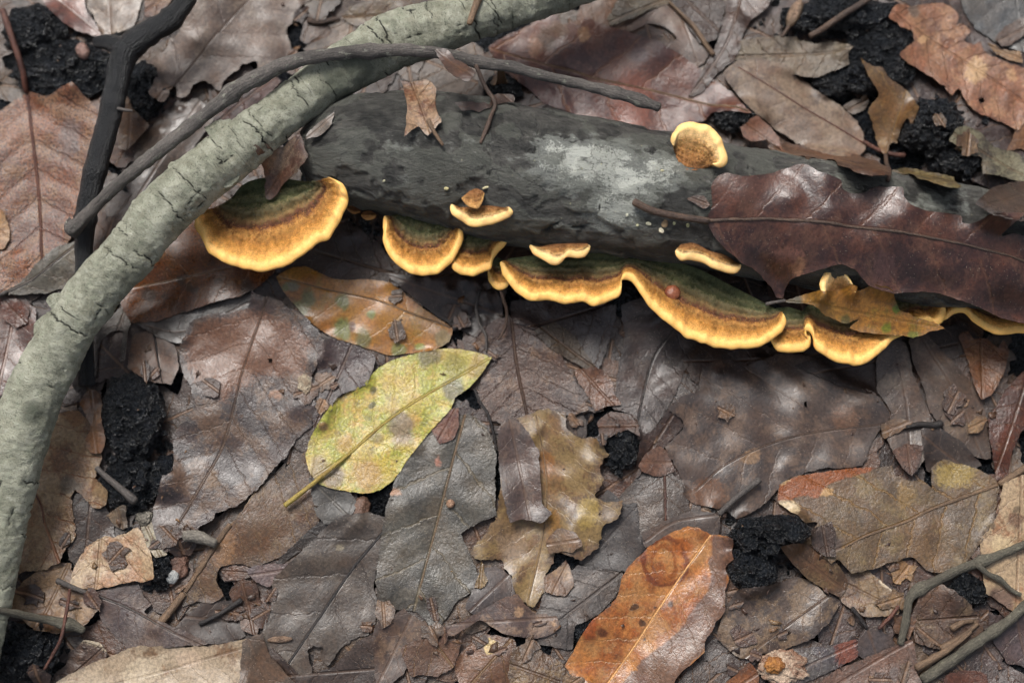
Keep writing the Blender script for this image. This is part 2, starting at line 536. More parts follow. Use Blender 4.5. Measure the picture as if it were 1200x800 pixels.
# ---- log bark
def log_mat():
    m, nb = new_mat('wet_log_bark')
    p = nb.attr('wuv', 1)
    pale = nb.attr('pale', 2); crack = nb.attr('crack', 2); moss = nb.attr('moss', 2)
    x = nb.xyz(p)
    q = nb.comb(nb.math('MULTIPLY', x[0], 0.6), x[1], x[2])
    n1 = nb.noise(p, 2.5, 6, 0.7, 0.5)
    n2 = nb.noise(q, 9.0, 6, 0.72, 0.3)
    n3 = nb.noise(p, 45.0, 4, 0.75)
    n4 = nb.noise(q, 30.0, 5, 0.75)
    base = nb.mix(nb.step(nb.math('ADD', nb.math('MULTIPLY', n1, .5), nb.math('MULTIPLY', n2, .5)), 0.36, 0.66), lin('262624'), lin('5b5954'))
    pm = nb.math('ADD', pale, nb.math('MULTIPLY', nb.math('SUBTRACT', nb.math('ADD', nb.math('MULTIPLY', n1, .45), nb.math('MULTIPLY', n2, .55)), 0.5), 2.3))
    col = nb.mix(nb.step(pm, 0.36, 0.52), base, lin('787a74'))
    col = nb.mix(nb.step(nb.math('ADD', pm, nb.math('MULTIPLY', nb.math('SUBTRACT', n3, .5), .9)), 0.66, 0.80), col, lin('b9bbb2'))
    # pale fibre flecks and black pores
    pl = nb.attr('plate', 2)
    col = nb.mix(nb.math('MULTIPLY', nb.step(nb.math('ADD', pl, nb.math('MULTIPLY', nb.math('SUBTRACT', n3, .5), .5)), .35, .7), .32), col, lin('707268'))
    fl = nb.step(n4, 0.60, 0.70)
    col = nb.mix(nb.math('MULTIPLY', fl, 0.45), col, lin('7a796e'))
    po = nb.step(nb.math('ADD', n3, nb.math('MULTIPLY', n2, 0.25)), 0.53, 0.45)
    col = nb.mix(nb.math('MULTIPLY', po, 0.55), col, lin('15181a'))
    ms = nb.step(nb.math('ADD', moss, nb.math('MULTIPLY', nb.math('SUBTRACT', n3, .5), 1.8)), 0.55, 0.95)
    col = nb.mix(nb.math('MULTIPLY', ms, 0.55), col, lin('4c5534'))
    yd = nb.voro(p, 9.0); ym = nb.math('MULTIPLY', nb.step(nb.math('ADD', yd, nb.math('MULTIPLY', n3, .1)), 0.15, 0.11), nb.step(n1, 0.54, 0.6))
    col = nb.mix(nb.math('MULTIPLY', ym, 0.7), col, lin('b9b58c'))
    ce = nb.voro(nb.vmath('ADD', nb.comb(nb.math('MULTIPLY', x[0], .45), x[1], x[2]), nb.vmath('SCALE', nb.comb(n2, n4, 0.0), .10)), 7.0, 'DISTANCE_TO_EDGE')
    cn = nb.math('MULTIPLY', nb.step(ce, .035, .0), nb.step(n1, .48, .60))
    col = nb.mix(nb.math('MULTIPLY', nb.math('MAXIMUM', nb.step(crack, 0.25, 0.8), nb.math('MULTIPLY', cn, .8)), .85), col, lin('101112'))
    h = nb.math('ADD', nb.math('MULTIPLY', n2, 0.9), nb.math('ADD', nb.math('MULTIPLY', n4, 0.7), nb.math('MULTIPLY', n3, 0.5)))
    finish(nb, col, nb.math('ADD', 0.40, nb.math('MULTIPLY', nb.math('SUBTRACT', n1, .5), .4)), nb.bump(h, 0.9, 0.0019), 0.55)
    return m

def branch_mat():
    m, nb = new_mat('grey_branch_bark')
    p = nb.attr('wuv', 1); crack = nb.attr('crack', 2); dk = nb.attr('pale', 2)
    x = nb.xyz(p)
    q = nb.comb(x[0], nb.math('MULTIPLY', x[1], 0.45), x[2])
    n1 = nb.noise(p, 3.0, 5, 0.7, 0.4); n2 = nb.noise(q, 13.0, 6, 0.75); n3 = nb.noise(p, 50.0, 4, 0.75)
    col = nb.mix(nb.step(nb.math('ADD', nb.math('MULTIPLY', n1, .55), nb.math('MULTIPLY', n2, .45)), 0.38, 0.62), lin('8a8b79'), lin('b6b6a3'))
    wl = nb.step(nb.math('ADD', nb.math('MULTIPLY', n2, .6), nb.math('MULTIPLY', n3, .4)), 0.55, 0.68)
    col = nb.mix(nb.math('MULTIPLY', wl, .65), col, lin('dad9cd'))
    gr = nb.step(nb.noise(nb.vmath('ADD', p, (5, 3, 1)), 4.5, 5, .7), 0.52, 0.66)
    col = nb.mix(nb.math('MULTIPLY', gr, .35), col, lin('86826c'))
    li = nb.step(nb.math('ADD', nb.noise(nb.vmath('ADD', p, (2.2, 7.1, 3.0)), 8.0, 6, .75), nb.math('MULTIPLY', n3, .15)), .60, .68)
    col = nb.mix(nb.math('MULTIPLY', li, .4), col, lin('a0a690'))
    sp = nb.step(nb.math('ADD', n3, nb.math('MULTIPLY', n2, .3)), 0.60, 0.50)
    col = nb.mix(nb.math('MULTIPLY', sp, .75), col, lin('4c4d43'))
    dm = nb.step(nb.math('ADD', dk, nb.math('MULTIPLY', nb.math('SUBTRACT', n2, .5), 1.2)), 0.45, 0.95)
    col = nb.mix(nb.math('MULTIPLY', dm, .75), col, lin('4b5145'))
    col = nb.mix(nb.math('MULTIPLY', nb.step(crack, 0.15, 0.6), 0.95), col, lin('22221e'))
    h = nb.math('ADD', nb.math('MULTIPLY', n2, 0.8), nb.math('MULTIPLY', n3, 0.5))
    finish(nb, col, 0.72, nb.bump(h, 1.0, 0.0020), 0.3)
    return m

def fungus_mat(name, young=False):
    m, nb = new_mat(name)
    t = nb.attr('zone', 2); p = nb.attr('wuv', 1)
    n1 = nb.noise(p, 4.0, 4, 0.6); n2 = nb.noise(p, 16.0, 5, 0.7); n3 = nb.noise(p, 70.0, 3, 0.7)
    tt = nb.math('ADD', t, nb.math('MULTIPLY', nb.step(t, .90, .70), nb.math('ADD', nb.math('MULTIPLY', nb.math('SUBTRACT', n1, .5), .17), nb.math('ADD', nb.math('MULTIPLY', nb.math('SUBTRACT', n2, .5), .14), nb.math('MULTIPLY', nb.math('SUBTRACT', n3, .5), .10)))))
    if young:
        st = [(0.0, lin('9a6a44')), (0.3, lin('b5814f')), (0.5, lin('d09a5e')), (0.64, lin('ecb878')), (0.8, lin('fbd294')), (0.92, lin('fdd08a')), (1.0, lin('f9bc5a'))]
    else:
        st = [(0.0, lin('4a5036')), (0.12, lin('5a5e40')), (0.19, lin('787654')), (0.24, lin('5c5f3e')), (0.32, lin('8f8360')), (0.37, lin('776646')), (0.43, lin('96794f')),
              (0.475, lin('7a553f')), (0.505, lin('7c5140')), (0.54, lin('a8713e')), (0.60, lin('d29a56')), (0.66, lin('c48848')), (0.73, lin('d49549')), (0.78, lin('e0a258')), (0.83, lin('f2b562')), (0.885, lin('fcc878')), (0.94, lin('fec66e')), (1.0, lin('f9a42c'))]
    st = [(p_, tuple(x * .86 for x in c_)) for p_, c_ in st]
    col = nb.ramp(tt, st)
    k = nb.step(nb.math('ADD', nb.math('MULTIPLY', n2, .5), nb.math('MULTIPLY', n3, .5)), 0.3, 0.7, 0.6, 1.4)
    kk = nb.mix(nb.step(t, 0.86, 0.95), nb.comb(k, k, k), (1, 1, 1))
    col = nb.mix(1.0, col, kk, 'MULTIPLY')
    h = nb.math('ADD', n3, nb.math('MULTIPLY', n2, .7))
    bs = nb.step(t, 0.8, 0.92, 0.7, 0.12)
    finish(nb, col, nb.step(t, 0.8, 0.95, 0.9, 0.5), nb.bump(h, bs, 0.0012), 0.25, sss=0.25)
    return m

def soil_mat():
    m, nb = new_mat('black_soil')
    p = nb.attr('wuv', 1)
    n1 = nb.noise(p, 3, 6, .7); n2 = nb.noise(p, 22, 5, .75); n3 = nb.noise(p, 80, 3, .7)
    col = nb.mix(nb.step(n1, .35, .7), lin('101215'), lin('20242a'))
    col = nb.mix(nb.math('MULTIPLY', nb.step(n2, .56, .7), .5), col, lin('3a3d42'))
    br = nb.step(nb.noise(p, 40, 2, .6), .68, .74)
    col = nb.mix(nb.math('MULTIPLY', br, .5), col, lin('4f4438'))
    h = nb.math('ADD', nb.math('MULTIPLY', n2, 1.0), nb.math('MULTIPLY', n3, .5))
    vv = nb.voro(p, 26.0)
    h = nb.math('SUBTRACT', h, nb.math('MULTIPLY', vv, 1.2))
    finish(nb, col, nb.step(n2, .3, .7, .18, .42), nb.bump(h, 1.0, 0.0024), .7)
    return m

def plain_material():
    m, nb = new_mat('small_finds')
    def A(n, o=2): return nb.n('ShaderNodeAttribute', attribute_type='OBJECT', attribute_name=n).outputs[o]
    p = nb.vmath('SCALE', nb.attr('wuv', 1), A('tex_scale'))
    n1 = nb.noise(p, 1.0, 4, .7, .3); n2 = nb.noise(p, 6.0, 3, .7)
    col = nb.mix(nb.step(n1, .4, .6), A('col_a', 0), A('col_b', 0))
    k = nb.step(n2, .25, .75, .7, 1.3)
    col = nb.mix(1.0, col, nb.comb(k, k, k), 'MULTIPLY')
    finish(nb, col, A('roughness'), nb.bump(nb.math('ADD', n1, n2), nb.math('MULTIPLY', A('relief'), 1.6), 0.0018), .45)
    return m
M_PLAIN = plain_material()
def plain_mat(name, a, b, rough=.6, scale=6, spec=.4, bump=.4, **kw):
    return dict(col_a=a, col_b=b, roughness=rough, tex_scale=scale, relief=bump)

M_LOG = log_mat(); M_BRANCH = branch_mat(); M_FUN = fungus_mat('zoned_bracket'); M_YOUNG = fungus_mat('young_bracket', True); M_SOIL = soil_mat()
M_TWIG = woody_mat('grey_twig_bark', lin('68625d'), lin('46423f'), .6, fleck=lin('8a8a7d'), fleck_amt=.01, bump=1.0)
M_BLACK = woody_mat('black_wet_stick', lin('0c0d0e'), lin('17181a'), .36, spec=.45, bump=.9)
M_LICH = woody_mat('lichen_twig_bark', lin('4c473e'), lin('5e5a4e'), .7, fleck=lin('787564'), fleck_amt=.0, bump=1.0)
M_REDST = woody_mat('red_brown_stalk', lin('5a3629'), lin('3b2520'), .5)
M_BRST = woody_mat('brown_stalk', lin('503e32'), lin('382c26'), .55)
M_TANST = woody_mat('tan_stalk', lin('705a45'), lin('544335'), .6)
M_GRST = woody_mat('grey_stalk', lin('504a46'), lin('3a3634'), .6)
M_YELST = woody_mat('yellow_stalk', lin('93823f'), lin('7d6433'), .5)
M_DKST = woody_mat('dark_stalk', lin('2b2624'), lin('1d1a1a'), .5)

# ------------------------------------------------------------------ leaves: draped sheets with thickness
def leaf_geom(outline, mid, sh, sp=4.0, seed=0, holes=(), th=0.9, gap=2.2, write=True):
    """outline and midrib in layout units (x, y). Lays the sheet on the height field. Returns V, F, luv, sampler"""
    lo = outline.min(0) - 8; hi = outline.max(0) + 8
    i0, j0 = int((lo[0] - X0) / G), int((lo[1] - Y0) / G)
    i1, j1 = int((hi[0] - X0) / G) + 2, int((hi[1] - Y0) / G) + 2
    i0, j0 = max(i0, 0), max(j0, 0); i1, j1 = min(i1, NX), min(j1, NY)
    gx = X0 + G * np.arange(i0, i1); gy = Y0 + G * np.arange(j0, j1)
    XX, YY = np.meshgrid(gx, gy); P = np.stack([XX.ravel(), YY.ravel()], 1)
    ins = raster_in(outline, gx, gy)
    m = ins.astype(float)
    if m.sum() < 6: return None
    Hs = H[j0:j1, i0:i1]
    U, Vv = leaf_uv(P, mid)
    U = U.reshape(XX.shape); Vv = Vv.reshape(XX.shape)
    dec = outline[::2] if len(outline) > 60 else outline
    if not write: dec = outline[::4]
    ed = np.zeros(XX.shape); ed[ins] = poly_dist(P[ins.ravel()], dec)
    W = max(np.abs(Vv[ins]).max(), 4); u0, u1 = U[ins].min(), U[ins].max(); L = max(u1 - u0, 5)
    own = sh.get('und', 4.0) * fbm(XX / sh.get('ul', 55.0), YY / sh.get('ul', 55.0), seed * 1.37, seed, 3)
    own += sh.get('fold', 0.0) * np.abs(Vv) + sh.get('cup', 0.0) * (Vv / W) ** 2
    own += sh.get('bend', 0.0) * ((U - u0) / L * 2 - 1) ** 2 + sh.get('tip', 0.0) * np.clip((U - u0) / L, 0, 1) ** 2 + sh.get('base', 0.0) * (1 - np.clip((U - u0) / L, 0, 1)) ** 2
    cn = 0.6 + 0.8 * vnoise(XX / 35.0, YY / 35.0, seed * 0.7, seed + 5)
    own += sh.get('curl', 3.0) * np.exp(-ed / sh.get('cl', 10.0)) * cn
    fq = sh.get('vf', 4.0) / 100.0
    own += sh.get('quilt', 0.9) * np.cos(2 * math.pi * fq * (U - np.abs(Vv) * 0.75 + 37 * np.sign(Vv))) * np.clip(ed / 12, 0, 1) * np.clip(np.abs(Vv) / 10, 0, 1)
    own += sh.get('crk', 0.6) * fbm(XX / 12.0, YY / 12.0, seed * 0.9, seed + 3, 3)
    own -= sh.get('groove', 1.0) * np.exp(-(Vv / 4.0) ** 2)
    # how the sheet rests on what is below it
    A = np.stack([np.ones(ins.sum()), XX[ins] - XX.mean(), YY[ins] - YY.mean()], 1)
    c, *_ = np.linalg.lstsq(A, Hs[ins], rcond=None)
    plane = c[0] + c[1] * (XX - XX.mean()) + c[2] * (YY - YY.mean())
    r = sh.get('soft', 10)
    st = sh.get('stiff', 0.5)
    z = st * plane + (1 - st) * mblur(Hs, m, r) + own
    lift = np.percentile((Hs + gap - z)[ins], sh.get('rest', 70))
    z = z + lift
    for k in range(4):
        z = np.maximum(z, Hs + gap)
        z = mblur(z, m, 2 if k < 2 else 1)
    z = np.where(ins, np.maximum(z, Hs + gap * 0.7), z)
    zf = mblur(z, m, 1); z = np.where(ins, z, zf)
    def samp(x, y):
        fx = np.clip((np.asarray(x) - gx[0]) / G, 0, len(gx) - 1.001); fy = np.clip((np.asarray(y) - gy[0]) / G, 0, len(gy) - 1.001)
        a, b = fx.astype(int), fy.astype(int); fx = fx - a; fy = fy - b
        return (z[b, a] * (1 - fx) + z[b, a + 1] * fx) * (1 - fy) + (z[b + 1, a] * (1 - fx) + z[b + 1, a + 1] * fx) * fy
    if not write: return samp
    Hs[ins] = np.maximum(Hs[ins], z[ins])
    # triangles
    pts = []
    ys = np.arange(lo[1], hi[1], sp * 0.87)
    for k, yy in enumerate(ys):
        xs = np.arange(lo[0] + (k % 2) * sp / 2, hi[0], sp)
        pts.append(np.stack([xs, np.full_like(xs, yy)], 1))
    pts = np.vstack(pts); pts = pts + R.normal(0, sp * 0.12, pts.shape)
    def esamp(q):
        a = np.clip(((q[:, 0] - gx[0]) / G).round().astype(int), 0, len(gx) - 1); b = np.clip(((q[:, 1] - gy[0]) / G).round().astype(int), 0, len(gy) - 1)
        return ed[b, a]
    pts = pts[esamp(pts) > sp * 0.62]
    for h in holes:
        if len(pts): pts = pts[(~inside(pts, h)) & (poly_dist(pts, h) > sp * .4)]
    vl = [outline] + [h for h in holes] + ([pts] if len(pts) else [])
    ee = []; o = 0
    for ring in [outline] + list(holes):
        n = len(ring); ee += [(o + q, o + (q + 1) % n) for q in range(n)]; o += n
    V2 = np.vstack(vl)
    res = delaunay_2d_cdt([Vector(p) for p in V2.tolist()], ee, [], 0, 1e-4)
    V2 = np.array([tuple(p) for p in res[0]]); F = np.array([tuple(f) for f in res[2]], int)
    cen = V2[F].mean(1)
    ok = inside(cen, outline)
    for h in holes: ok &= ~inside(cen, h)
    F = F[ok]
    n = len(V2); zz = samp(V2[:, 0], V2[:, 1])
    top = np.column_stack([V2, zz])
    bot = top.copy(); bot[:, 2] -= th
    E = np.sort(np.vstack([F[:, [0, 1]], F[:, [1, 2]], F[:, [2, 0]]]), 1)
    D = np.vstack([F[:, [0, 1]], F[:, [1, 2]], F[:, [2, 0]]])
    key = E[:, 0].astype(np.int64) * (n + 1) + E[:, 1]
    _, idx, cnt = np.unique(key, return_index=True, return_counts=True)
    B = D[idx[cnt == 1]]
    rim = np.vstack([np.stack([B[:, 1], B[:, 0], B[:, 0] + n], 1), np.stack([B[:, 1], B[:, 0] + n, B[:, 1] + n], 1)]) + 2 * n
    FF = np.vstack([F, F[:, ::-1] + n, rim])
    VV = np.vstack([top, bot, top, bot])      # the cut edge has its own vertices, so it stays crisp
    used = np.zeros(len(VV), bool); used[FF.ravel()] = True
    mp = np.cumsum(used) - 1
    VV = VV[used]; FF = mp[FF]
    u, v = leaf_uv(VV, mid)
    e = esamp(VV)
    for h in holes: e = np.minimum(e, poly_dist(VV[:, :2], h))
    luv = np.stack([u / 100, v / 100, e / 100], 1)
    return VV, FF, luv, samp

def refine(px, rag=0.8, blend=0.55, step=3.2, seed=0):
    q = catmull(px, step, True, blend)
    d = np.roll(q, -1, 0) - np.roll(q, 1, 0); l = np.hypot(d[:, 0], d[:, 1]) + 1e-6
    n = np.stack([-d[:, 1], d[:, 0]], 1) / l[:, None]
    a = np.arange(len(q)) * 0.9
    return q + n * (rag * (1.3 * vnoise(a * 0.6, seed * 3.1, 0, seed) + 0.8 * R.normal(0, 0.6, len(q))))[:, None]

LEAF_N = [0]
def leaf(label, pts, mid=None, pet=None, c=('6a5a54', '4a3f3d'), patch=None, vein=None, spot='2a2120', name='fallen_leaf', cat='leaf',
         rib=None, sh=None, stains=(), holes=(), rag=0.8, blend=0.35, petr=(2.6, 2.0), petm=None, ribm=None, ribr=(2.0, 0.8), group='fallen leaves on the forest floor', sp=4.0, th=0.9, ribz=0.25, hero=False, **mk):
    LEAF_N[0] += 1; seed = LEAF_N[0]
    sh = dict(sh or {}); sh.setdefault('vf', mk.get('VeinFreq', 4.0))
    sg = 1 if (seed * 7) % 5 < 3 else -1
    und0 = sh.get('und', 4.0); sh['und'] = und0 * 1.55
    sh.setdefault('stiff', .82); sh.setdefault('rest', 88); sh.setdefault('curl', sg * 7.5); sh.setdefault('cl', 13.0)
    sh.setdefault('tip', rnd.uniform(-2, 7)); sh.setdefault('base', rnd.uniform(-2, 6))
    mk.setdefault('Bump', rnd.uniform(.3, 1.25)); mk.setdefault('Rough', rnd.uniform(.42, .6)); sh.setdefault('quilt', 1.5); sh.setdefault('ul', 62.0); sh.setdefault('fold', sg * .05)
    pts = np.array(pts, float)
    ref = refine(pts, rag * .85, blend, 3.2, seed)
    if mid is None:
        q = ref - ref.mean(0); w, vv = np.linalg.eigh(q.T @ q); ax = vv[:, 1]; t = q @ ax
        mid = [tuple(ref.mean(0) + ax * t.min()), tuple(ref.mean(0) + ax * t.max())]
        if rib is None: rib = False
    if rib is None: rib = True
    mid = np.array(mid, float)
    zo = np.full(len(ref), 35.0); zm = np.full(len(mid), 35.0); zh = [np.full(len(h), 35.0) for h in holes]
    for it in range(3):
        oxy = at(ref[:, 0], ref[:, 1], zo)[:, :2]; mxy = at(mid[:, 0], mid[:, 1], zm)[:, :2]
        if it == 2: break
        s = leaf_geom(oxy, mxy, sh, seed=seed, write=False)
        zo = s(oxy[:, 0], oxy[:, 1]); zm = s(mxy[:, 0], mxy[:, 1])
        zh = [s(*at([h_[0] for h_ in h], [h_[1] for h_ in h], zz)[:, :2].T) for h, zz in zip(holes, zh)]
    hol = [at([h_[0] for h_ in h], [h_[1] for h_ in h], zz)[:, :2] for h, zz in zip(holes, zh)]
    V, F, luv, samp = leaf_geom(oxy, mxy, sh, sp=sp, seed=seed, holes=hol, th=th)
    a, b = c
    par = dict(ColorA=leafcol(a), ColorB=leafcol(b), Patch=leafcol(patch or a), Vein=leafcol(vein or '7d6352'), Spot=leafcol(spot), Seed=seed * 3.173)
    if not hero:
        f_ = rnd.uniform(.72, 1.16); w_ = rnd.uniform(-.07, .07)
        for q_ in ('ColorA', 'ColorB', 'Patch'): par[q_] = (par[q_][0] * f_ * (1 + w_), par[q_][1] * f_, par[q_][2] * f_ * (1 - w_))
    par = {**LDEF, **par, **mk}
    mat = M_LEAF
    st = np.zeros((len(V), 4)); st[:, :3] = 0.1
    if len(stains):
        # stains are given where they show; project the vertices the same way to find them on the blade
        d = V - CAMP; tt = d @ FWD; ppx = 600 + DIST * (d @ RGT) / tt; ppy = 400 - DIST * (d @ UPV) / tt
        ppx = ppx + 3.5 * fbm(ppx / 11, ppy / 11, 0, seed, 2); ppy = ppy + 3.5 * fbm(ppx / 11, ppy / 11, 0, seed + 50, 2)
        pp = np.stack([ppx, ppy], 1)
        for s_ in stains:
            if len(s_) >= 4 and not hasattr(s_[0], '__len__'):
                dr = np.hypot(ppx - s_[0], (ppy - s_[1]) * (1 + .35 * math.sin(s_[0])))
                if len(s_) == 5: al = np.clip(1.2 - np.abs(dr - s_[2]) / s_[4], 0, 1)       # a ring
                else: al = np.clip(1.3 - dr / s_[2], 0, 1)
                cc = s_[3]
            else:
                poly = np.array(s_[0], float); so = s_[2] if len(s_) > 2 else 6.0
                dd = poly_dist(pp, poly); dd = np.where(inside(pp, poly), dd, -dd)
                al = np.clip(0.5 + dd / (2 * so), 0, 1); cc = s_[1]
            k = al > st[:, 3]
            st[k, :3] = leafcol(cc, .56); st[k, 3] = al[k]
    attrs = dict(luv=luv, stain=st)
    multi = rib or pet
    if not multi:
        o = mesh_obj(name, V, F, mat, attrs=attrs)
        set_params(o, par)
        return tag(o, label, cat, group)
    org = (V[:, 0].mean(), V[:, 1].mean(), V[:, 2].min())
    t = thing(name, org, label, cat, group)
    set_params(mesh_obj('blade', V, F, mat, t, attrs=attrs), par)
    if rib:
        q = catmull(np.column_stack([mxy, np.zeros(len(mxy))]), 4.0)[:, :2]
        q = q[inside(q, oxy)]
        for h in hol: q = q[~inside(q, h)]
        if len(q) > 3:
            q = q + np.cumsum(R.normal(0, .12, q.shape), 0) * 0.6
            r = .72 * np.linspace(ribr[0], ribr[1], len(q)) * (1 + .12 * R.normal(0, 1, len(q)))
            P = np.column_stack([q, samp(q[:, 0], q[:, 1]) + r * (ribz - .25)])
            tube(None, P, r, ribm or petm or M_TANST, 'midrib', parent=t, sides=7, flat=.6, burn=False)
    if pet:
        pet = np.array(pet, float)
        z0 = float(samp(*at(pet[:1, 0], pet[:1, 1], [zm[0]])[0, :2]))
        P = stick_path(pet[:, :2], np.linspace(petr[0], petr[1], len(pet)), first=z0 + 1.0, lift=pet[:, 2] if pet.shape[1] > 2 else None)
        tube(None, P, np.interp(np.linspace(0, 1, len(P)), np.linspace(0, 1, len(pet)), np.linspace(petr[0], petr[1], len(pet))), petm or M_BRST, 'petiole', parent=t, sides=9)
    return t

def stick_path(px, r, first=None, lift=None, z=None, step=4.0, stiff=12):
    """a stick lying over what is there: px picture points -> path in layout units"""
    px = np.asarray(px, float); r = np.asarray(r, float)
    if z is not None:
        P = at(px[:, 0], px[:, 1], z)
        return catmull(P, step)
    zz = np.full(len(px), 40.0)
    for it in range(3):
        P = at(px[:, 0], px[:, 1], zz)
        Q = catmull(P, step)
        tq = np.linspace(0, 1, len(Q)); rr = np.interp(tq, np.linspace(0, 1, len(px)), r)
        hz = hsample(Q[:, 0], Q[:, 1]) + rr * 0.85
        if lift is not None: hz = hz + np.interp(tq, np.linspace(0, 1, len(px)), lift)
        if first is not None: hz[0] = first
        w = hz.copy()
        for k in range(stiff):
            s = np.convolve(np.pad(w, 4, mode='edge'), np.ones(9) / 9, 'valid')
            w = np.maximum(s, hz) if k < stiff - 1 else s
        if first is not None: w = w + (first - w[0]) * np.exp(-np.arange(len(w)) / 4)
        Q[:, 2] = w
        zz = np.interp(np.linspace(0, 1, len(px)), tq, w)
    return Q

def tube(label, P, rad, mat, name, cat=None, parent=None, sides=12, flat=1.0, burn=True, rough=0.0, knots=(), group=None, jag=0.0):
    P = np.asarray(P, float); n = len(P)
    rad = np.broadcast_to(np.asarray(rad, float), (n,)).copy()
    ar = np.r_[0, np.cumsum(np.linalg.norm(P[1:] - P[:-1], axis=1))]
    for s, a, w in knots:
        rad *= 1 + a * np.exp(-((ar / ar[-1] - s) * ar[-1] / w) ** 2)
    seed = int(abs(P[0, 0] * 7 + P[0, 1] * 3)) % 997
    # rounded ends
    T0 = (P[0] - P[1]); T0 /= np.linalg.norm(T0) + 1e-9; T1 = (P[-1] - P[-2]); T1 /= np.linalg.norm(T1) + 1e-9
    P = np.vstack([P[0] + T0 * rad[0] * .45, P[0] + T0 * rad[0] * .3, P, P[-1] + T1 * rad[-1] * .3, P[-1] + T1 * rad[-1] * .45])
    rad = np.r_[rad[0] * .05, rad[0] * .7, rad, rad[-1] * .7, rad[-1] * .05]
    ar = np.r_[-.2, -.1, ar, ar[-1] + .1, ar[-1] + .2]
    V, F, N, B, T = tube_geom(P, rad, sides, flat=flat)
    ph = np.arange(sides) / sides * 2 * math.pi
    if rough:
        cx, cy = np.cos(ph), np.sin(ph)
        d = fbm(ar[:, None] / 9 + 0 * cx, cx[None] * 1.3 + seed, cy[None] * 1.3, seed, 4) * rough
        d = d * rad[:, None]
        V = V + d[..., None] * (cx[None, :, None] * N[:, None] + cy[None, :, None] * B[:, None])
    if burn:
        for k in range(0, n + 4, 1):
            hdisc(P[k, 0], P[k, 1], P[k, 2], max(rad[k], 1.2))
    wuv = np.stack([np.broadcast_to(ar[:, None] / 100, V.shape[:2]), np.broadcast_to((np.abs(ph - math.pi) * rad.max() / 100)[None], V.shape[:2]), np.full(V.shape[:2], seed * .731)], -1)
    o = mesh_obj(name, V.reshape(-1, 3), F, mat, parent, attrs=dict(wuv=wuv.reshape(-1, 3)), origin=None)
    if label: tag(o, label, cat, group)
    return o

_ico = {}
def ico(sub):
    if sub not in _ico:
        import bmesh
        bm = bmesh.new(); bmesh.ops.create_icosphere(bm, subdivisions=sub, radius=1.0)
        V = np.array([v.co[:] for v in bm.verts]); F = np.array([[v.index for v in f.verts] for f in bm.faces]); bm.free()
        _ico[sub] = (V, F)
    return _ico[sub]

def lump(px, py, rx, ry, rz, mat, name, label=None, cat=None, z=None, sink=0.45, amp=0.35, freq=1.6, sub=5, seed=0, group=None, parent=None, rot=0.0, octv=5, burn=True, ridge=False, kind=None):
    V, F = ico(sub)
    d = fbm(V[:, 0] * freq + seed * 3.3, V[:, 1] * freq, V[:, 2] * freq, seed, octv, 0.58)
    if ridge: d = 0.5 - 1.6 * np.abs(d)
    W = V * (1 + amp * d + .04 * fbm(V[:, 0] * 7 + seed, V[:, 1] * 7, V[:, 2] * 7, seed + 9, 3))[:, None] * np.array([rx, ry, rz])
    ca, sa = math.cos(rot), math.sin(rot)
    W = np.stack([W[:, 0] * ca - W[:, 1] * sa, W[:, 0] * sa + W[:, 1] * ca, W[:, 2]], 1)
    p = at([px], [py], [z if z is not None else 30])[0]
    if z is None:
        z = float(hsample(p[0], p[1])) + rz * (1 - 2 * sink); p = at([px], [py], [z])[0]
    W = W + np.array([p[0], p[1], z])
    if burn: hraster(W, F)
    o = mesh_obj(name, W, F, mat, parent, attrs=dict(wuv=W / 100 + seed, zone=np.full(len(W), .48)))
    if label: tag(o, label, cat, group, kind)
    return o

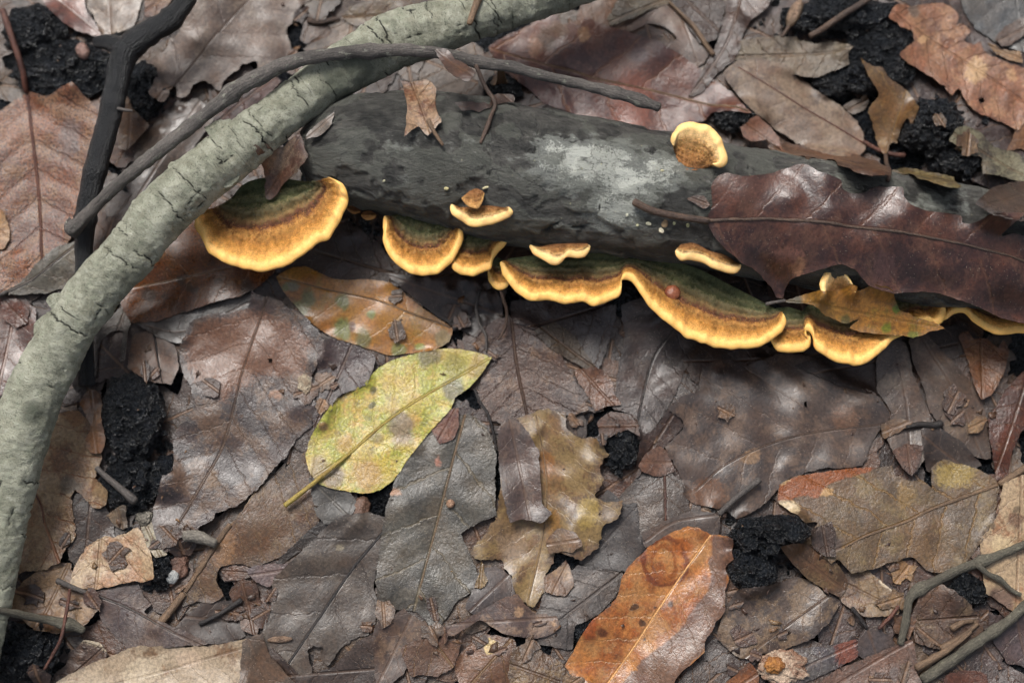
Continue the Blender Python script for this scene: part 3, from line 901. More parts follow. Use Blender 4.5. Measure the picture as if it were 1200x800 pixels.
# ------------------------------------------------------------------ bracket fungi
def bracket(label, inner, rim, zi, zr, mat=None, lip=5.0, sag=6.0, ztab=None, fuzz=1.0, wav=2.0, seed=0, name='bracket_fungus', zlo=0.0, th=7.0, split=0.86, dense=2.2):
    """inner: picture points along the wood, rim: along the free edge (both left to right)"""
    mat = mat or M_FUN
    inner = np.array([(*q, 0)[:3] for q in inner], float); rim = np.array([(*q, 0)[:3] for q in rim], float)
    rim3 = np.column_stack([rim[:, :2], rim[:, 2] if rim.shape[1] > 2 else np.zeros(len(rim))])
    inn3 = np.column_stack([inner[:, :2], inner[:, 2] if inner.shape[1] > 2 else np.zeros(len(inner))])
    rq = catmull(rim3, 2.0); iq = catmull(inn3, 2.0)
    L = np.hypot(*np.diff(rq[:, :2], axis=0).T).sum()
    n = max(14, int(L / dense))
    rq = resample(rq, n); iq = resample(iq, n)
    ka = np.arange(n) * dense; fade = np.clip(np.minimum(ka, ka[::-1]) / 12, 0, 1)[:, None]
    ow = rq[:, :2] - iq[:, :2]; ow = ow / np.maximum(np.hypot(ow[:, 0], ow[:, 1])[:, None], 1)
    rq[:, :2] += fade * ow * (1.5 * vnoise(ka / 11, seed * 2.3, 0, seed + 8) + .3 * vnoise(ka / 4.5, seed * 2.3, 0, seed + 9))[:, None]
    k = np.arange(n)
    w = wav * (vnoise(k * dense / 14, seed * 5.1, 0, seed) + .5 * vnoise(k * dense / 6, seed * 5.1, 3, seed))
    if zi is None:
        z_ = np.full(n, 100.0)
        for it in range(5):
            In = at(iq[:, 0], iq[:, 1], z_); z_ = 0.5 * z_ + 0.5 * (hsample(In[:, 0], In[:, 1]) + 1.0)
        zi = z_; zr = z_.mean() * .5 + z_ * .5 + zr
    Rm = at(rq[:, 0], rq[:, 1], zr + rq[:, 2] + w)
    In = at(iq[:, 0], iq[:, 1], zi + iq[:, 2])
    D = Rm - In; Dl = np.linalg.norm(D[:, :2], axis=1)
    dirv = D.copy(); dirv[:, 2] = 0; dirv /= np.maximum(Dl[:, None], 1e-6)
    dirv = dirv + 0
    # smooth outward direction
    for q in range(6):
        dirv = (np.roll(dirv, 1, 0) + dirv + np.roll(dirv, -1, 0)); dirv[0] = dirv[1]; dirv[-1] = dirv[-2]
        dirv /= np.linalg.norm(dirv, axis=1, keepdims=True)
    m = max(10, int(np.median(Dl) / 2.6))
    t = np.linspace(0, 1, m)
    zon = 1.5 * np.sin(2 * math.pi * (t * 6.2 + .2)) * np.clip((0.8 - t) * 4, 0, 1)
    Rin = Rm - dirv * np.minimum(lip, Dl * .3)[:, None]
    lf = np.minimum(1, np.minimum(k, n - 1 - k) / 5.0) ** .6 * .75 + .25          # the lip thins out towards both ends
    lp = lip * lf
    base = In[:, None] + (Rin - In)[:, None] * t[None, :, None]
    radial = 1.8 * vnoise(k[:, None] * dense / 8, t[None] * 2 + seed, 0, seed + 3) * np.clip(t[None] * 3, 0, 1)
    sc = np.clip(Dl / 60, .25, 1)[:, None]
    base[..., 2] += (-sag * sc * np.sin(math.pi * np.clip(t, 0, 1))[None] + (zon * 1.0)[None] * sc + radial * sc
                     + 3.0 * sc * np.exp(-((t - .72) / .12) ** 2)[None])
    bfine = .5 * fbm(base[..., 0] / 5, base[..., 1] / 5, 0, seed, 3)
    base[..., 2] += bfine
    nl = 9
    a = np.linspace(0, 1, nl + 1)[1:] * math.pi * 1.0
    lipP = Rin[:, None] + dirv[:, None] * (np.sin(a)[None, :, None] * (lp * 1.35)[:, None, None])
    lipP[..., 2] += (lp * .75)[:, None] * (np.cos(a) - 1)[None]
    lipP[..., 2] += (base[:, -1, 2] - Rin[:, 2])[:, None]
    # underside back to the wood
    mu = 5
    tu = np.linspace(1, 0, mu + 1)[1:]
    und = In[:, None] + (Rin - In)[:, None] * tu[None, :, None]
    und[..., 2] = lipP[:, -1:, 2] + (In[:, None, 2] - th - zlo - lipP[:, -1:, 2]) * (1 - tu)[None] - sag * np.clip(Dl / 60, .25, 1)[:, None] * np.sin(math.pi * tu)[None]
    full = np.concatenate([base, lipP, und], 1)
    Mx = full.shape[1]
    ztop = t * split if False else t * 0.90
    zone = np.concatenate([ztop, .90 + .10 * np.linspace(0, 1, nl + 1)[1:], np.full(mu, .97)])
    zone = np.broadcast_to(zone[None], (n, Mx)).copy()
    if ztab is not None: zone = np.clip(zone * ztab[1] + ztab[0], 0, 1)
    org = (In[:, 0].mean(), In[:, 1].mean(), full[..., 2].min())
    thg = thing(name, org, label, 'fungus', 'bracket fungi on the log')
    cut = int(m * split)
    wu = full / 100
    # cap: upper face up to the cut, plus the underside (a ring); margin: the rolled rim
    cap = full[:, :cut + 1]
    A = grid_faces(n, cut + 1)
    mesh_obj('cap', cap.reshape(-1, 3), A[:, ::-1].copy(), mat, thg, attrs=dict(zone=zone[:, :cut + 1].reshape(-1), wuv=wu[:, :cut + 1].reshape(-1, 3)))
    mg = full[:, cut - 1:m + nl].copy(); mg[:, 0, 2] -= .6; mg[:, 1, 2] -= .15
    A = grid_faces(n, mg.shape[1])
    mesh_obj('margin', mg.reshape(-1, 3), A[:, ::-1].copy(), mat, thg, attrs=dict(zone=zone[:, cut - 1:m + nl].reshape(-1), wuv=wu[:, cut - 1:m + nl].reshape(-1, 3)))
    ud = full[:, m + nl - 1:]
    A = grid_faces(n, ud.shape[1])
    mesh_obj('underside', ud.reshape(-1, 3), A[:, ::-1].copy(), mat, thg, attrs=dict(zone=np.full(ud.shape[0] * ud.shape[1], .93), wuv=wu[:, m + nl - 1:].reshape(-1, 3)))
    hraster(full[:, :m + nl // 2].reshape(-1, 3), None)
    # short felt of hairs on the zones behind the margin
    if fuzz > 0:
        nh = int(n * np.median(Dl) * .34 * fuzz) + 60
        kk = R.uniform(0, n - 1.01, nh); bt = R.uniform(0.10, .80, nh)
        bt = np.where(R.uniform(0, 1, nh) < .45, np.clip(R.normal(.66, .07, nh), .1, .80), bt)
        ki = kk.astype(int); fk = (kk - ki)[:, None]; ji = np.clip((bt * (m - 1)).astype(int), 0, m - 2)
        p = base[ki, ji] * (1 - fk) + base[ki + 1, ji] * fk
        dr = dirv[ki] + R.normal(0, .35, (nh, 3)) + np.array([0, 0, .75])
        dr /= np.linalg.norm(dr, axis=1, keepdims=True)
        ln = R.uniform(2.2, 6.5, nh)[:, None] * (sc[ki] * .6 + .4)
        sd = np.cross(dr, R.normal(0, 1, (nh, 3))); sd /= np.linalg.norm(sd, axis=1, keepdims=True)
        wd = .42
        V = np.stack([p - sd * wd, p + sd * wd, p + dr * ln * .6 + sd * wd * .5 + R.normal(0, .3, (nh, 3)), p + dr * ln], 1)
        b4 = np.arange(nh)[:, None] * 4
        Fh = np.vstack([b4 + np.array([[0, 1, 2]]), b4 + np.array([[0, 2, 3]])])
        zz = np.repeat(zone[ki, ji] + R.normal(.03, .055, nh), 4)
        o = mesh_obj('felt_hairs', V.reshape(-1, 3), Fh, mat, thg, attrs=dict(zone=zz, wuv=V.reshape(-1, 3) / 100), smooth=False)
        o['kind'] = 'stuff'
    return thg

# ------------------------------------------------------------------ ground: one sheet of dark soil
def ground_z(x, y):
    return -12 + 9 * fbm(x / 130.0, y / 130.0, 0, 3, 4) + 2.5 * fbm(x / 14.0, y / 14.0, 0, 9, 3)
gy_, gx_ = np.meshgrid(Y0 + G * np.arange(NY), X0 + G * np.arange(NX), indexing='ij')
H[:] = ground_z(gx_, gy_)
def axis_pts(inner, step, outer):
    a = list(np.arange(0, inner, step)); d = step
    while a[-1] < outer:
        d *= 1.25; a.append(a[-1] + d)
    a = np.array(a); return np.r_[-a[:0:-1], a]
ax_ = axis_pts(1100, 9, 14000); ay_ = axis_pts(850, 9, 14000)
GX, GY = np.meshgrid(ax_, ay_)
GZ = ground_z(GX, GY)
gv = np.stack([GX, GY, GZ], -1).reshape(-1, 3)
ground = mesh_obj('ground', gv, grid_faces(len(ay_), len(ax_)), M_SOIL, origin=(0, 0, 0), attrs=dict(wuv=gv / 100))
tag(ground, 'dark moist forest soil under the leaf litter', kind='structure')

# ------------------------------------------------------------------ bottom of the litter: leaves nobody could count, one object
PAL = [('5b4d47', '3d3431', '75655a'), ('6a5346', '44362f', '84705f'), ('54494a', '383233', '6d6361'), ('644b40', '3f2f2b', '7b6355'), ('6e6055', '4a4039', '8a7a6a'), ('4b4241', '302a2b', '625856')]
def random_outline(L, W, lob):
    t = np.linspace(0, 1, 26)
    w = W * np.sin(math.pi * t ** .85) ** .75 * (1 - .25 * t)
    ph = rnd.uniform(0, 6)
    l1 = w * (1 + lob * np.sin(t * 2 * math.pi * 4.5 + ph)); l2 = w * (1 + lob * np.sin(t * 2 * math.pi * 4.5 + ph + .8))
    up = np.stack([t * L - L / 2, l1], 1); dn = np.stack([t * L - L / 2, -l2], 1)
    return np.vstack([up[:-1], dn[:0:-1]])
FV, FF_, FL, FM = [], [], [], []
off = 0
for i in range(930):
    x, y = rnd.uniform(-1200, 1200), rnd.uniform(-900, 900)
    if i >= 740: x, y = rnd.uniform(-620, 620), rnd.uniform(-430, 430)
    inf = abs(x) < 600 and abs(y) < 420
    L_ = rnd.uniform(90, 210) * (.9 if inf else 1); W_ = L_ * rnd.uniform(.2, .33)
    q = random_outline(L_, W_, rnd.choice([0, 0, .12, .2, .28]))
    q += R.normal(0, 1.5, q.shape)
    if rnd.random() < .35:
        cut = rnd.uniform(-.2, .4) * L_; q[:, 0] = np.minimum(q[:, 0], cut + 6 * R.normal(0, 1, len(q)))
    a = rnd.uniform(0, 6.28); ca, sa = math.cos(a), math.sin(a)
    q = np.stack([q[:, 0] * ca - q[:, 1] * sa + x, q[:, 0] * sa + q[:, 1] * ca + y], 1)
    md = np.array([[x - ca * L_ / 2, y - sa * L_ / 2], [x + ca * L_ / 2, y + sa * L_ / 2]])
    g = leaf_geom(q, md, dict(und=5 if inf else 9, curl=rnd.uniform(-2, 5), fold=rnd.uniform(-.08, .08), rest=45 if inf else 65, stiff=.4), sp=9.0, seed=1000 + i, gap=2.0 if inf else 2.6)
    if g is None: continue
    V, F, luv, _ = g
    luv = luv.copy(); luv[:, 0] += i * 3.0
    FV.append(V); FF_.append(F + off); FL.append(luv); FM.append(np.tile(np.r_[np.array(leafcol(PAL[i % len(PAL)][0])) * rnd.uniform(.7, 1.25), 1.0], (len(V), 1))); off += len(V)
FV = np.vstack(FV)
st0 = np.zeros((len(FV), 4))
o = mesh_obj('leaf_litter', FV, np.vstack(FF_), M_LITTER, origin=(0, 0, 0), attrs=dict(luv=np.vstack(FL), stain=st0, tint=np.vstack(FM)))
tag(o, 'mass of dull brown decaying leaves under the top layer', 'leaf litter', kind='stuff')

# ------------------------------------------------------------------ black soil clods that show through the gaps
GC = 'black soil clods in gaps of the litter'
def clod(label, px, py, rx, ry, rz, seed, sink=.35, rot=0., sub=5):
    return lump(px, py, rx, ry, rz, M_SOIL, 'soil_clod', label, 'soil clod', sink=sink, amp=.42, freq=2.1, sub=sub, seed=seed, group=GC, rot=rot, octv=6)
clod('large black crumbly soil clod right of the pale grey branch', 157, 487, 36, 52, 30, 1, .3)
clod('black soil clod below the large clod beside the pale branch', 152, 566, 34, 36, 22, 2)
clod('small black soil clod touching the purple-brown leaf tip at left', 198, 560, 22, 28, 18, 3)
clod('glossy wet black clod in the top left corner', 42, 38, 36, 34, 24, 4)
clod('broad dark mossy soil patch between red stalk and black stick', 78, 84, 62, 36, 20, 5)
clod('black soil patch right of the black stick under the grey oak leaf', 168, 108, 26, 34, 18, 6)
clod('black soil bank along the top right edge', 985, 22, 70, 26, 24, 7)
clod('black soil bank under the pink-brown holed leaf', 1030, 70, 44, 50, 22, 8)
clod('rounded black clod beside the tan veined leaf', 1092, 150, 40, 36, 34, 9, .28)
clod('black clod above the log at right, under the pink-brown leaf', 1122, 190, 34, 22, 26, 10)
clod('black clod between the grey leaves above the log', 978, 98, 26, 20, 20, 11)
clod('black crumb of soil below the dark central leaf pair', 726, 522, 24, 30, 20, 12)
clod('black soil clod right of the orange leaf', 888, 628, 34, 24, 24, 13, .3)
clod('larger black clod below it, beside the orange leaf tip', 882, 664, 30, 26, 22, 14, .3)
clod('small black clod left of the rolled orange leaf margin', 922, 622, 26, 18, 20, 15)
clod('black soil clod in the bottom left corner', 26, 762, 46, 32, 24, 16)
clod('black soil crumb under the white flecked shell', 190, 668, 16, 22, 14, 17)
clod('black soil crumb beside the orange leaf base', 686, 738, 18, 16, 12, 18)
clod('black soil gap under the forked twig', 1135, 692, 24, 20, 14, 19)
clod('black soil crumb at the right of the red leaf above the log', 866, 138, 28, 18, 18, 20)
clod('black soil crumb left of the red leaf under the grey twig', 590, 104, 24, 18, 16, 21)
clod('black soil in the dark gap under the long wavy bracket', 742, 352, 30, 22, 16, 22)
crV, crF, o_ = [], [], 0
iv, iff = ico(1)
for (cx, cy, sx, sy, nn) in [(157, 520, 45, 60, 60), (60, 70, 60, 50, 70), (1000, 40, 80, 40, 90), (1085, 160, 60, 50, 80), (890, 640, 45, 35, 50), (725, 525, 20, 25, 20), (30, 765, 40, 30, 40), (1140, 700, 30, 30, 30), (175, 115, 30, 40, 40), (180, 650, 30, 30, 30), (420, 265, 50, 12, 30), (560, 345, 60, 25, 50), (930, 430, 60, 20, 30)]:
    for k in range(nn):
        p = at([cx + rnd.gauss(0, sx * .6)], [cy + rnd.gauss(0, sy * .6)], [25])[0]
        r = rnd.uniform(2.0, 6.5); W = iv * (1 + .35 * R.normal(0, 1, len(iv)))[:, None] * r * np.array([1, rnd.uniform(.7, 1.3), .8])
        W = W + np.array([p[0], p[1], float(hsample(p[0], p[1])) + r * .2])
        crV.append(W); crF.append(iff + o_); o_ += len(W)
crV = np.vstack(crV); hraster(crV, None)
tag(mesh_obj('soil_crumbs', crV, np.vstack(crF), M_SOIL, origin=(0, 0, 0), attrs=dict(wuv=crV / 100)), 'loose black soil crumbs scattered in the gaps between leaves', 'soil', kind='stuff')

# ------------------------------------------------------------------ leaves below the log, branch and fungi, from the bottom up
GREY = ('756a66', '544c4b'); DARK = ('55494a', '3b3335'); BROWN = ('6f5649', '4b3a34'); RED = ('7a5248', '56393a'); BLUE = ('63615f', '4a494b'); TAN = ('93785c', '6f5a48')
# -- top left
leaf('reddish leaf strip at the top edge left of the black stick', [(48, -8), (51, 3), (67, 20), (84, 33), (98, 39), (118, 43), (112, 28), (100, 10), (96, -10)], c=('8a6058', '5e4140'), name='fallen_leaf', sh=dict(und=2))
leaf('grey leaf at the top edge beside the black stick fork', [(98, -12), (102, 8), (112, 24), (118, 42), (138, 39), (157, 30), (164, 8), (168, -14)], mid=[(130, 42), (128, -12)], c=('877a70', '66594f'), patch='a8998a', rib=False)
leaf('small tan leaf edge at the top between stick and grey leaf', [(170, -10), (170, 18), (180, 20), (196, 8), (204, -10)], c=('a08066', '6a4a3c'), name='leaf_fragment')
leaf('dull brown-grey leaf between black stick and grey twig', [(189, 132), (209, 118), (233, 116), (243, 126), (250, 140), (215, 190), (180, 225), (158, 240), (153, 220), (157, 192), (162, 165)], mid=[(235, 118), (165, 225)], c=('5f544e', '473d39'), patch='74675e', rib=False, sh=dict(cup=-8, und=3))
leaf('small ochre leaf corner right of the black stick', [(149, 113), (156, 128), (174, 147), (162, 163), (148, 176), (138, 172), (140, 140)], c=('8a6a45', '57402c'), name='leaf_fragment')
leaf('large orange-brown leaf densely speckled black at the left edge, with red stalk', [(-22, 130), (3, 128), (20, 116), (34, 108), (57, 112), (73, 101), (84, 96), (98, 110), (115, 130), (111, 162), (104, 190), (101, 212), (98, 243), (85, 275), (60, 312), (25, 338), (-5, 345), (-25, 300), (-30, 200)],
     mid=[(31, 108), (38, 160), (44, 210), (48, 270), (50, 315)], pet=[(31, 108, 0), (25, 80, 4), (14, 45, 8), (3, 12, 10)], petr=(3.6, 4.2), petm=M_REDST, c=('a06f52', '7c5445'), patch='a98468', vein='5d3a30', spot='3a2a28', Speckle=.95, VeinAmount=.6, VeinFreq=2.6, ribr=(3.2, 1.6), PatchAmount=.5, sh=dict(und=4, curl=4, vf=2.6, quilt=1.4), stains=[(80, 160, 16, '6a5a58'), (88, 172, 8, '4a3a3a')], sp=3.5)
leaf('pale tan leaf corner at the left edge', [(-12, 244), (2, 246), (8, 258), (12, 275), (6, 290), (-12, 296)], c=('c3a17c', '9c7455'), name='leaf_fragment')
leaf('big grey-brown toothed oak leaf at the top between stick and branch', [(232, -32), (222, -2), (212, 30), (203, 48), (190, 60), (172, 74), (185, 79), (182, 92), (174, 111), (191, 118), (199, 106), (206, 101), (208, 113), (218, 113), (226, 100), (240, 94), (257, 106), (264, 93), (285, 76), (300, 72), (302, 88), (313, 82), (327, 70), (342, 65), (339, 48), (337, 34), (350, 10), (367, -6), (330, -34)],
     mid=[(196, 104), (245, 50), (300, -10), (320, -34)], c=('7d6e67', '62544f'), patch='8d7e74', vein='5b4944', rib=True, ribm=M_BRST, ribr=(1.4, 1.0), VeinAmount=.45, VeinFreq=2.4, PatchAmount=.35, sh=dict(und=6, curl=-4, quilt=1.3, vf=2.4), Rough=.55, rag=1.2)
leaf('dark red-brown leaf tucked under twig and pale branch', [(250, 140), (285, 98), (312, 86), (330, 95), (300, 125), (262, 150)], c=('5a3a36', '3a2829'), sh=dict(rest=40))
# -- left middle
leaf('brown leaf at the left edge with curled orange rims', [(-12, 350), (5, 345), (30, 350), (42, 365), (40, 400), (24, 425), (10, 455), (-12, 470)], c=('6d4334', '4d3531'), vein='9a6a4a', sh=dict(und=6, curl=7), rib=False, Rough=.4)
leaf('rounded red-brown curled leaf at the left edge', [(2, 352), (18, 350), (34, 362), (32, 378), (18, 384), (4, 374)], c=('7b4a38', '5a3a30'), name='leaf_fragment', sh=dict(curl=6), Rough=.35)
leaf('dark brown-black leaf under the black stick base', [(60, 345), (92, 320), (140, 300), (150, 340), (120, 380), (112, 440), (90, 460), (72, 420)], c=('3b312f', '2a2424'))
leaf('narrow dark grey torn leaf strip beside the branch above the clod', [(112, 392), (120, 376), (140, 360), (156, 336), (160, 368), (150, 386), (147, 420), (140, 424), (144, 388), (128, 390), (112, 404)], c=('5d5854', '44403e'), sh=dict(und=2), name='leaf_fragment')
leaf('brown leaf with dark vein above the black clod', [(155, 395), (170, 388), (190, 395), (205, 405), (210, 430), (200, 450), (175, 446), (150, 430)], mid=[(180, 388), (190, 448)], c=('71594a', '51403a'), rib=True, ribm=M_DKST)
leaf('dark grey smooth leaf under the speckled leaf, left centre', [(150, 372), (182, 393), (200, 401), (213, 402), (222, 396), (226, 386), (255, 374), (292, 363), (298, 343), (240, 346), (180, 360)], mid=[(152, 374), (215, 388), (290, 355)], c=('544e4c', '3e3a39'), rib=False, Rough=.42, sh=dict(und=2))
leaf('glossy orange-brown speckled leaf under the big left bracket', [(140, 352), (160, 318), (190, 285), (215, 262), (260, 258), (320, 285), (335, 305), (318, 322), (300, 338), (280, 347), (250, 354), (216, 366), (182, 377), (153, 377)],
     mid=[(320, 300), (240, 320), (165, 335)], c=('8a5c38', '6b4329'), patch='94683f', vein='a5764c', spot='2e1f1a', Speckle=.8, SpotAmount=.75, VeinAmount=.5, Rough=.42, ribm=M_TANST, ribr=(1.3, .9), sh=dict(und=3, cup=-9), stains=[(175, 344, 9, '33261f'), (211, 330, 6, '33261f'), (221, 337, 6, '3a2a20'), (205, 357, 9, '4a3020'), (288, 338, 10, '30221c')])
leaf('dull grey leaf with dark midrib between black stick and left edge', [(2, 345), (10, 338), (17, 336), (30, 324), (40, 312), (62, 292), (76, 286), (90, 283), (91, 300), (88, 318), (81, 337), (67, 339), (55, 344), (40, 344)], mid=[(6, 343), (45, 322), (88, 288)], pet=[(8, 342), (0, 346), (-10, 350)], c=('6f6a61', '555047'), patch='85807a', ribm=M_GRST, petm=M_GRST, sh=dict(und=2, fold=.08))
# -- bottom left
leaf('brown mottled leaf at the lower left under the grey stalk', [(10, 708), (25, 682), (45, 668), (65, 659), (83, 660), (85, 690), (113, 694), (114, 716), (95, 737), (70, 742), (40, 738)], mid=[(80, 662), (40, 738)], c=('876a50', '5e4939'), patch='a98b6b', rib=False, PatchAmount=.6)
leaf('dark brown leaf beneath the torn pale leaf at lower left', [(80, 606), (90, 578), (118, 588), (132, 606), (134, 630), (118, 648), (95, 662), (80, 655)], c=('4e403a', '372d2a'))
leaf('pale pinkish-cream leaf piece left of centre bottom', [(83, 689), (86, 665), (101, 641), (123, 628), (135, 629), (162, 617), (172, 635), (179, 658), (180, 678), (152, 682), (135, 685), (115, 690)], mid=[(118, 630), (112, 688)], hero=True, c=('cbb098', 'b89c86'), patch='dcc8ae', vein='a8886c', rib=False, PatchAmount=.7, sh=dict(und=2), stains=[(133, 650, 14, '7d5b48'), (112, 648, 6, '8a6a55'), (152, 657, 7, '9a7a60'), (105, 682, 9, '7f6753')], EdgeDark=.1)
leaf('small pale grey leaf chip below the black clod', [(126, 604), (136, 594), (147, 592), (148, 604), (150, 618), (138, 619)], c=('a09689', '857c74'), name='leaf_fragment')
leaf('off-white narrow leaf chip left of the purple leaf tip', [(164, 614), (176, 608), (185, 628), (196, 649), (182, 654), (172, 640)], c=('c2b7a0', 'a89d8a'), name='leaf_fragment')
leaf('pale brown toothed leaf with orange veins under the branch at lower left', [(28, 525), (55, 494), (72, 484), (91, 481), (108, 495), (102, 514), (120, 530), (116, 547), (110, 560), (125, 573), (125, 591), (111, 596), (98, 583), (88, 573), (83, 584), (86, 604), (88, 628), (74, 647), (71, 658), (51, 667), (27, 670), (5, 680), (-4, 640), (8, 580)],
     mid=[(34, 562), (48, 592), (52, 612)], c=('94785c', '7a6250'), patch='b29c80', vein='9a5f3a', spot='4a3a30', VeinAmount=.65, VeinFreq=3, ribm=M_REDST, ribr=(1.6, .8), PatchAmount=.55, stains=[(82, 568, 14, '4f473e'), (40, 545, 14, '8f7456')], sh=dict(und=5, curl=4, vf=3), rag=1.2)
leaf('finger-shaped brown leaf piece beside the large black clod', [(101, 457), (110, 455), (117, 462), (118, 488), (123, 515), (118, 530), (105, 530), (99, 515), (106, 498), (96, 480), (92, 472)], c=('8a6a55', '62504a'), patch='a58468', name='leaf_fragment', sh=dict(cup=-5), Rough=.35)
leaf('dark grey leaf scrap under the long brown stalk', [(203, 738), (236, 706), (283, 704), (288, 745), (257, 754), (220, 752)], c=('5c5250', '443c3c'), mid=[(210, 722), (285, 728)], rib=False)
leaf('small red-brown leaf scrap with a hole at lower left centre', [(268, 694), (282, 678), (300, 684), (308, 720), (300, 744), (284, 738), (276, 715)], c=('6c5040', '4c3a33'), name='leaf_fragment', sh=dict(und=5))
leaf('brown leaf with thick stalk and pale net veins at lower left centre', [(300, 574), (334, 548), (361, 528), (372, 570), (374, 611), (352, 634), (334, 650), (300, 664), (280, 660), (257, 664), (253, 679), (262, 698), (246, 707), (230, 704), (214, 710), (218, 690), (234, 652), (243, 640), (280, 604)],
     mid=[(290, 588), (262, 625), (236, 664), (215, 696)], pet=[(215, 696, 2), (200, 715, 4), (182, 737, 4)], petr=(4.2, 5), petm=M_TANST, ribm=M_TANST, ribr=(4.5, 4.5), c=('7a604c', '584539'), patch='927a62', vein='a58a68', Net=.75, VeinAmount=.6, sh=dict(und=5), stains=[(262, 640, 18, '8a6b50')], ribz=.5)
leaf('small curled grey leaf lobe near the holed brown leaf', [(258, 668), (268, 662), (290, 664), (300, 672), (286, 678), (270, 680)], c=('7d6458', '5b4a44'), name='leaf_fragment', sh=dict(cup=-5))
leaf('grey-lilac leaf with long grey stalk at lower left', [(111, 695), (126, 690), (142, 687), (162, 684), (169, 699), (177, 707), (169, 716), (175, 722), (199, 732), (219, 739), (243, 754), (202, 758), (168, 760), (152, 762), (138, 749), (118, 726)],
     mid=[(111, 697), (150, 712), (205, 742)], pet=[(111, 697, 0), (90, 690, 3), (67, 680, 5)], petr=(2.4, 3.6), petm=M_GRST, ribm=M_GRST, c=('7b6b66', '65585a'), patch='8e7c74', VeinAmount=.3)
leaf('grey leaf with white crust at the bottom left corner', [(58, 804), (75, 770), (88, 758), (98, 750), (115, 752), (126, 764), (122, 790), (100, 812)], c=('756762', '5c504e'), stains=[([(80, 752), (98, 742), (128, 742), (137, 752), (130, 766), (112, 756), (96, 752)], 'c9bfae')])
leaf('brown leaf blotched greyish white along the bottom edge at left', [(58, 815), (66, 798), (101, 780), (135, 766), (162, 756), (202, 758), (243, 757), (270, 751), (300, 748), (300, 763), (290, 782), (284, 818)], mid=[(70, 815), (170, 792), (298, 755)], c=('8d7660', '7a6552'), patch='c3b5a2', vein='6a5546', PatchAmount=.9, rib=False,
     stains=[(222, 772, 17, 'bba998'), ([(140, 790), (160, 770), (195, 768), (190, 790), (170, 800), (150, 805)], 'c2b6a4'), (110, 796, 16, 'b3a593')], sh=dict(und=3))
leaf('large dark purple-brown leaf with tattered edges, left of centre', [(224, 376), (245, 368), (267, 366), (290, 361), (294, 340), (302, 345), (320, 349), (351, 366), (373, 388), (383, 403), (381, 417), (364, 440), (369, 467), (366, 498), (344, 518), (337, 533), (320, 550), (300, 574), (283, 588), (276, 594), (268, 596), (253, 601), (250, 609), (233, 618), (228, 627), (216, 632), (196, 646), (184, 641), (180, 620), (179, 597), (186, 574), (191, 557), (202, 550), (204, 528), (202, 511), (219, 491), (228, 467), (219, 447), (209, 420), (213, 398)],
     mid=[(312, 350), (286, 430), (262, 520), (216, 602), (188, 642)], c=('5f5150', '4a4041'), patch='866a58', vein='7a6655', VeinAmount=.35, PatchAmount=.5, ribr=(1.0, 1.3), ribm=M_BRST, sh=dict(und=7, curl=4, quilt=1.2, vf=3), VeinFreq=3, Rough=.45,
     stains=[([(232, 380), (290, 364), (330, 372), (365, 400), (350, 440), (300, 440), (260, 470), (225, 440), (215, 410)], '7a5a4a', 14), (358, 448, 10, 'd8c9b4'), (322, 463, 9, '9a7a68'), (249, 560, 10, '77624f')], holes=[[(314, 420), (319, 420), (319, 425), (315, 425)]], rag=1.3, sp=3.5)
# -- left centre, under fungi
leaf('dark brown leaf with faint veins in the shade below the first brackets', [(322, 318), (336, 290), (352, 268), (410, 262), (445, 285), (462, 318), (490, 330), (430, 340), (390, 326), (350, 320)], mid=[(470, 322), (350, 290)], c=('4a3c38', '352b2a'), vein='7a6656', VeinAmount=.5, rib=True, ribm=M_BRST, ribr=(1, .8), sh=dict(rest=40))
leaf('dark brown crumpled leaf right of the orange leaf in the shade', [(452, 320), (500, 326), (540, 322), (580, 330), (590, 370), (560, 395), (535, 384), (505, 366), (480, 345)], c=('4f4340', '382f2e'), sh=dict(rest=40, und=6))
leaf('dark leaf left of the yellow-green leaf', [(372, 400), (400, 398), (440, 418), (430, 450), (395, 465), (380, 500), (366, 498), (372, 455)], c=('57484a', '41363a'), patch='705d58', sh=dict(und=5))
leaf('dark leaf rim behind the charcoal-grey leaf at bottom', [(318, 664), (340, 642), (365, 618), (390, 602), (415, 596), (425, 610), (390, 640), (350, 668), (330, 672)], c=('4d4746', '3a3636'), sh=dict(und=2))
leaf('small purple-grey leaf tip left of the charcoal-grey leaf', [(288, 668), (300, 662), (337, 660), (332, 673), (316, 687), (300, 682)], c=('7a6e74', '5c5258'), name='leaf_fragment', sh=dict(und=2))
leaf('grey leaf piece under the yellow leaf stalk', [(362, 560), (400, 566), (420, 590), (405, 610), (380, 614), (370, 600)], c=('5c5855', '484543'), name='leaf_fragment', vein='7b7670')
leaf('charcoal-grey broad leaf with dark midrib and torn lower edge, bottom centre left', [(452, 607), (435, 600), (405, 603), (388, 611), (370, 630), (351, 648), (320, 678), (319, 696), (317, 712), (307, 739), (303, 760), (312, 772), (337, 779), (351, 803), (366, 797), (366, 783), (361, 763), (367, 756), (379, 759), (377, 770), (384, 780), (391, 772), (394, 766), (411, 749), (432, 744), (440, 729), (443, 709), (438, 685), (443, 658), (448, 631)],
     mid=[(449, 623), (412, 668), (382, 712), (337, 779)], c=('5d5754', '4c4746'), patch='6b645f', vein='3a302c', VeinAmount=.5, VeinFreq=1.9, Net=.15, ribm=M_DKST, ribr=(2.4, 1.8), sh=dict(und=4, quilt=1.3, vf=1.9, curl=3), Rough=.5, stains=[(398, 643, 6, '8d8678')], rag=1.2, sp=3.5)
leaf('grey-brown leaf under the charcoal-grey leaf at the bottom edge', [(296, 764), (320, 758), (350, 790), (372, 786), (390, 782), (420, 750), (440, 745), (448, 790), (440, 815), (290, 815)], c=('5d5453', '443d3e'), patch='7d6b60', sh=dict(und=4))
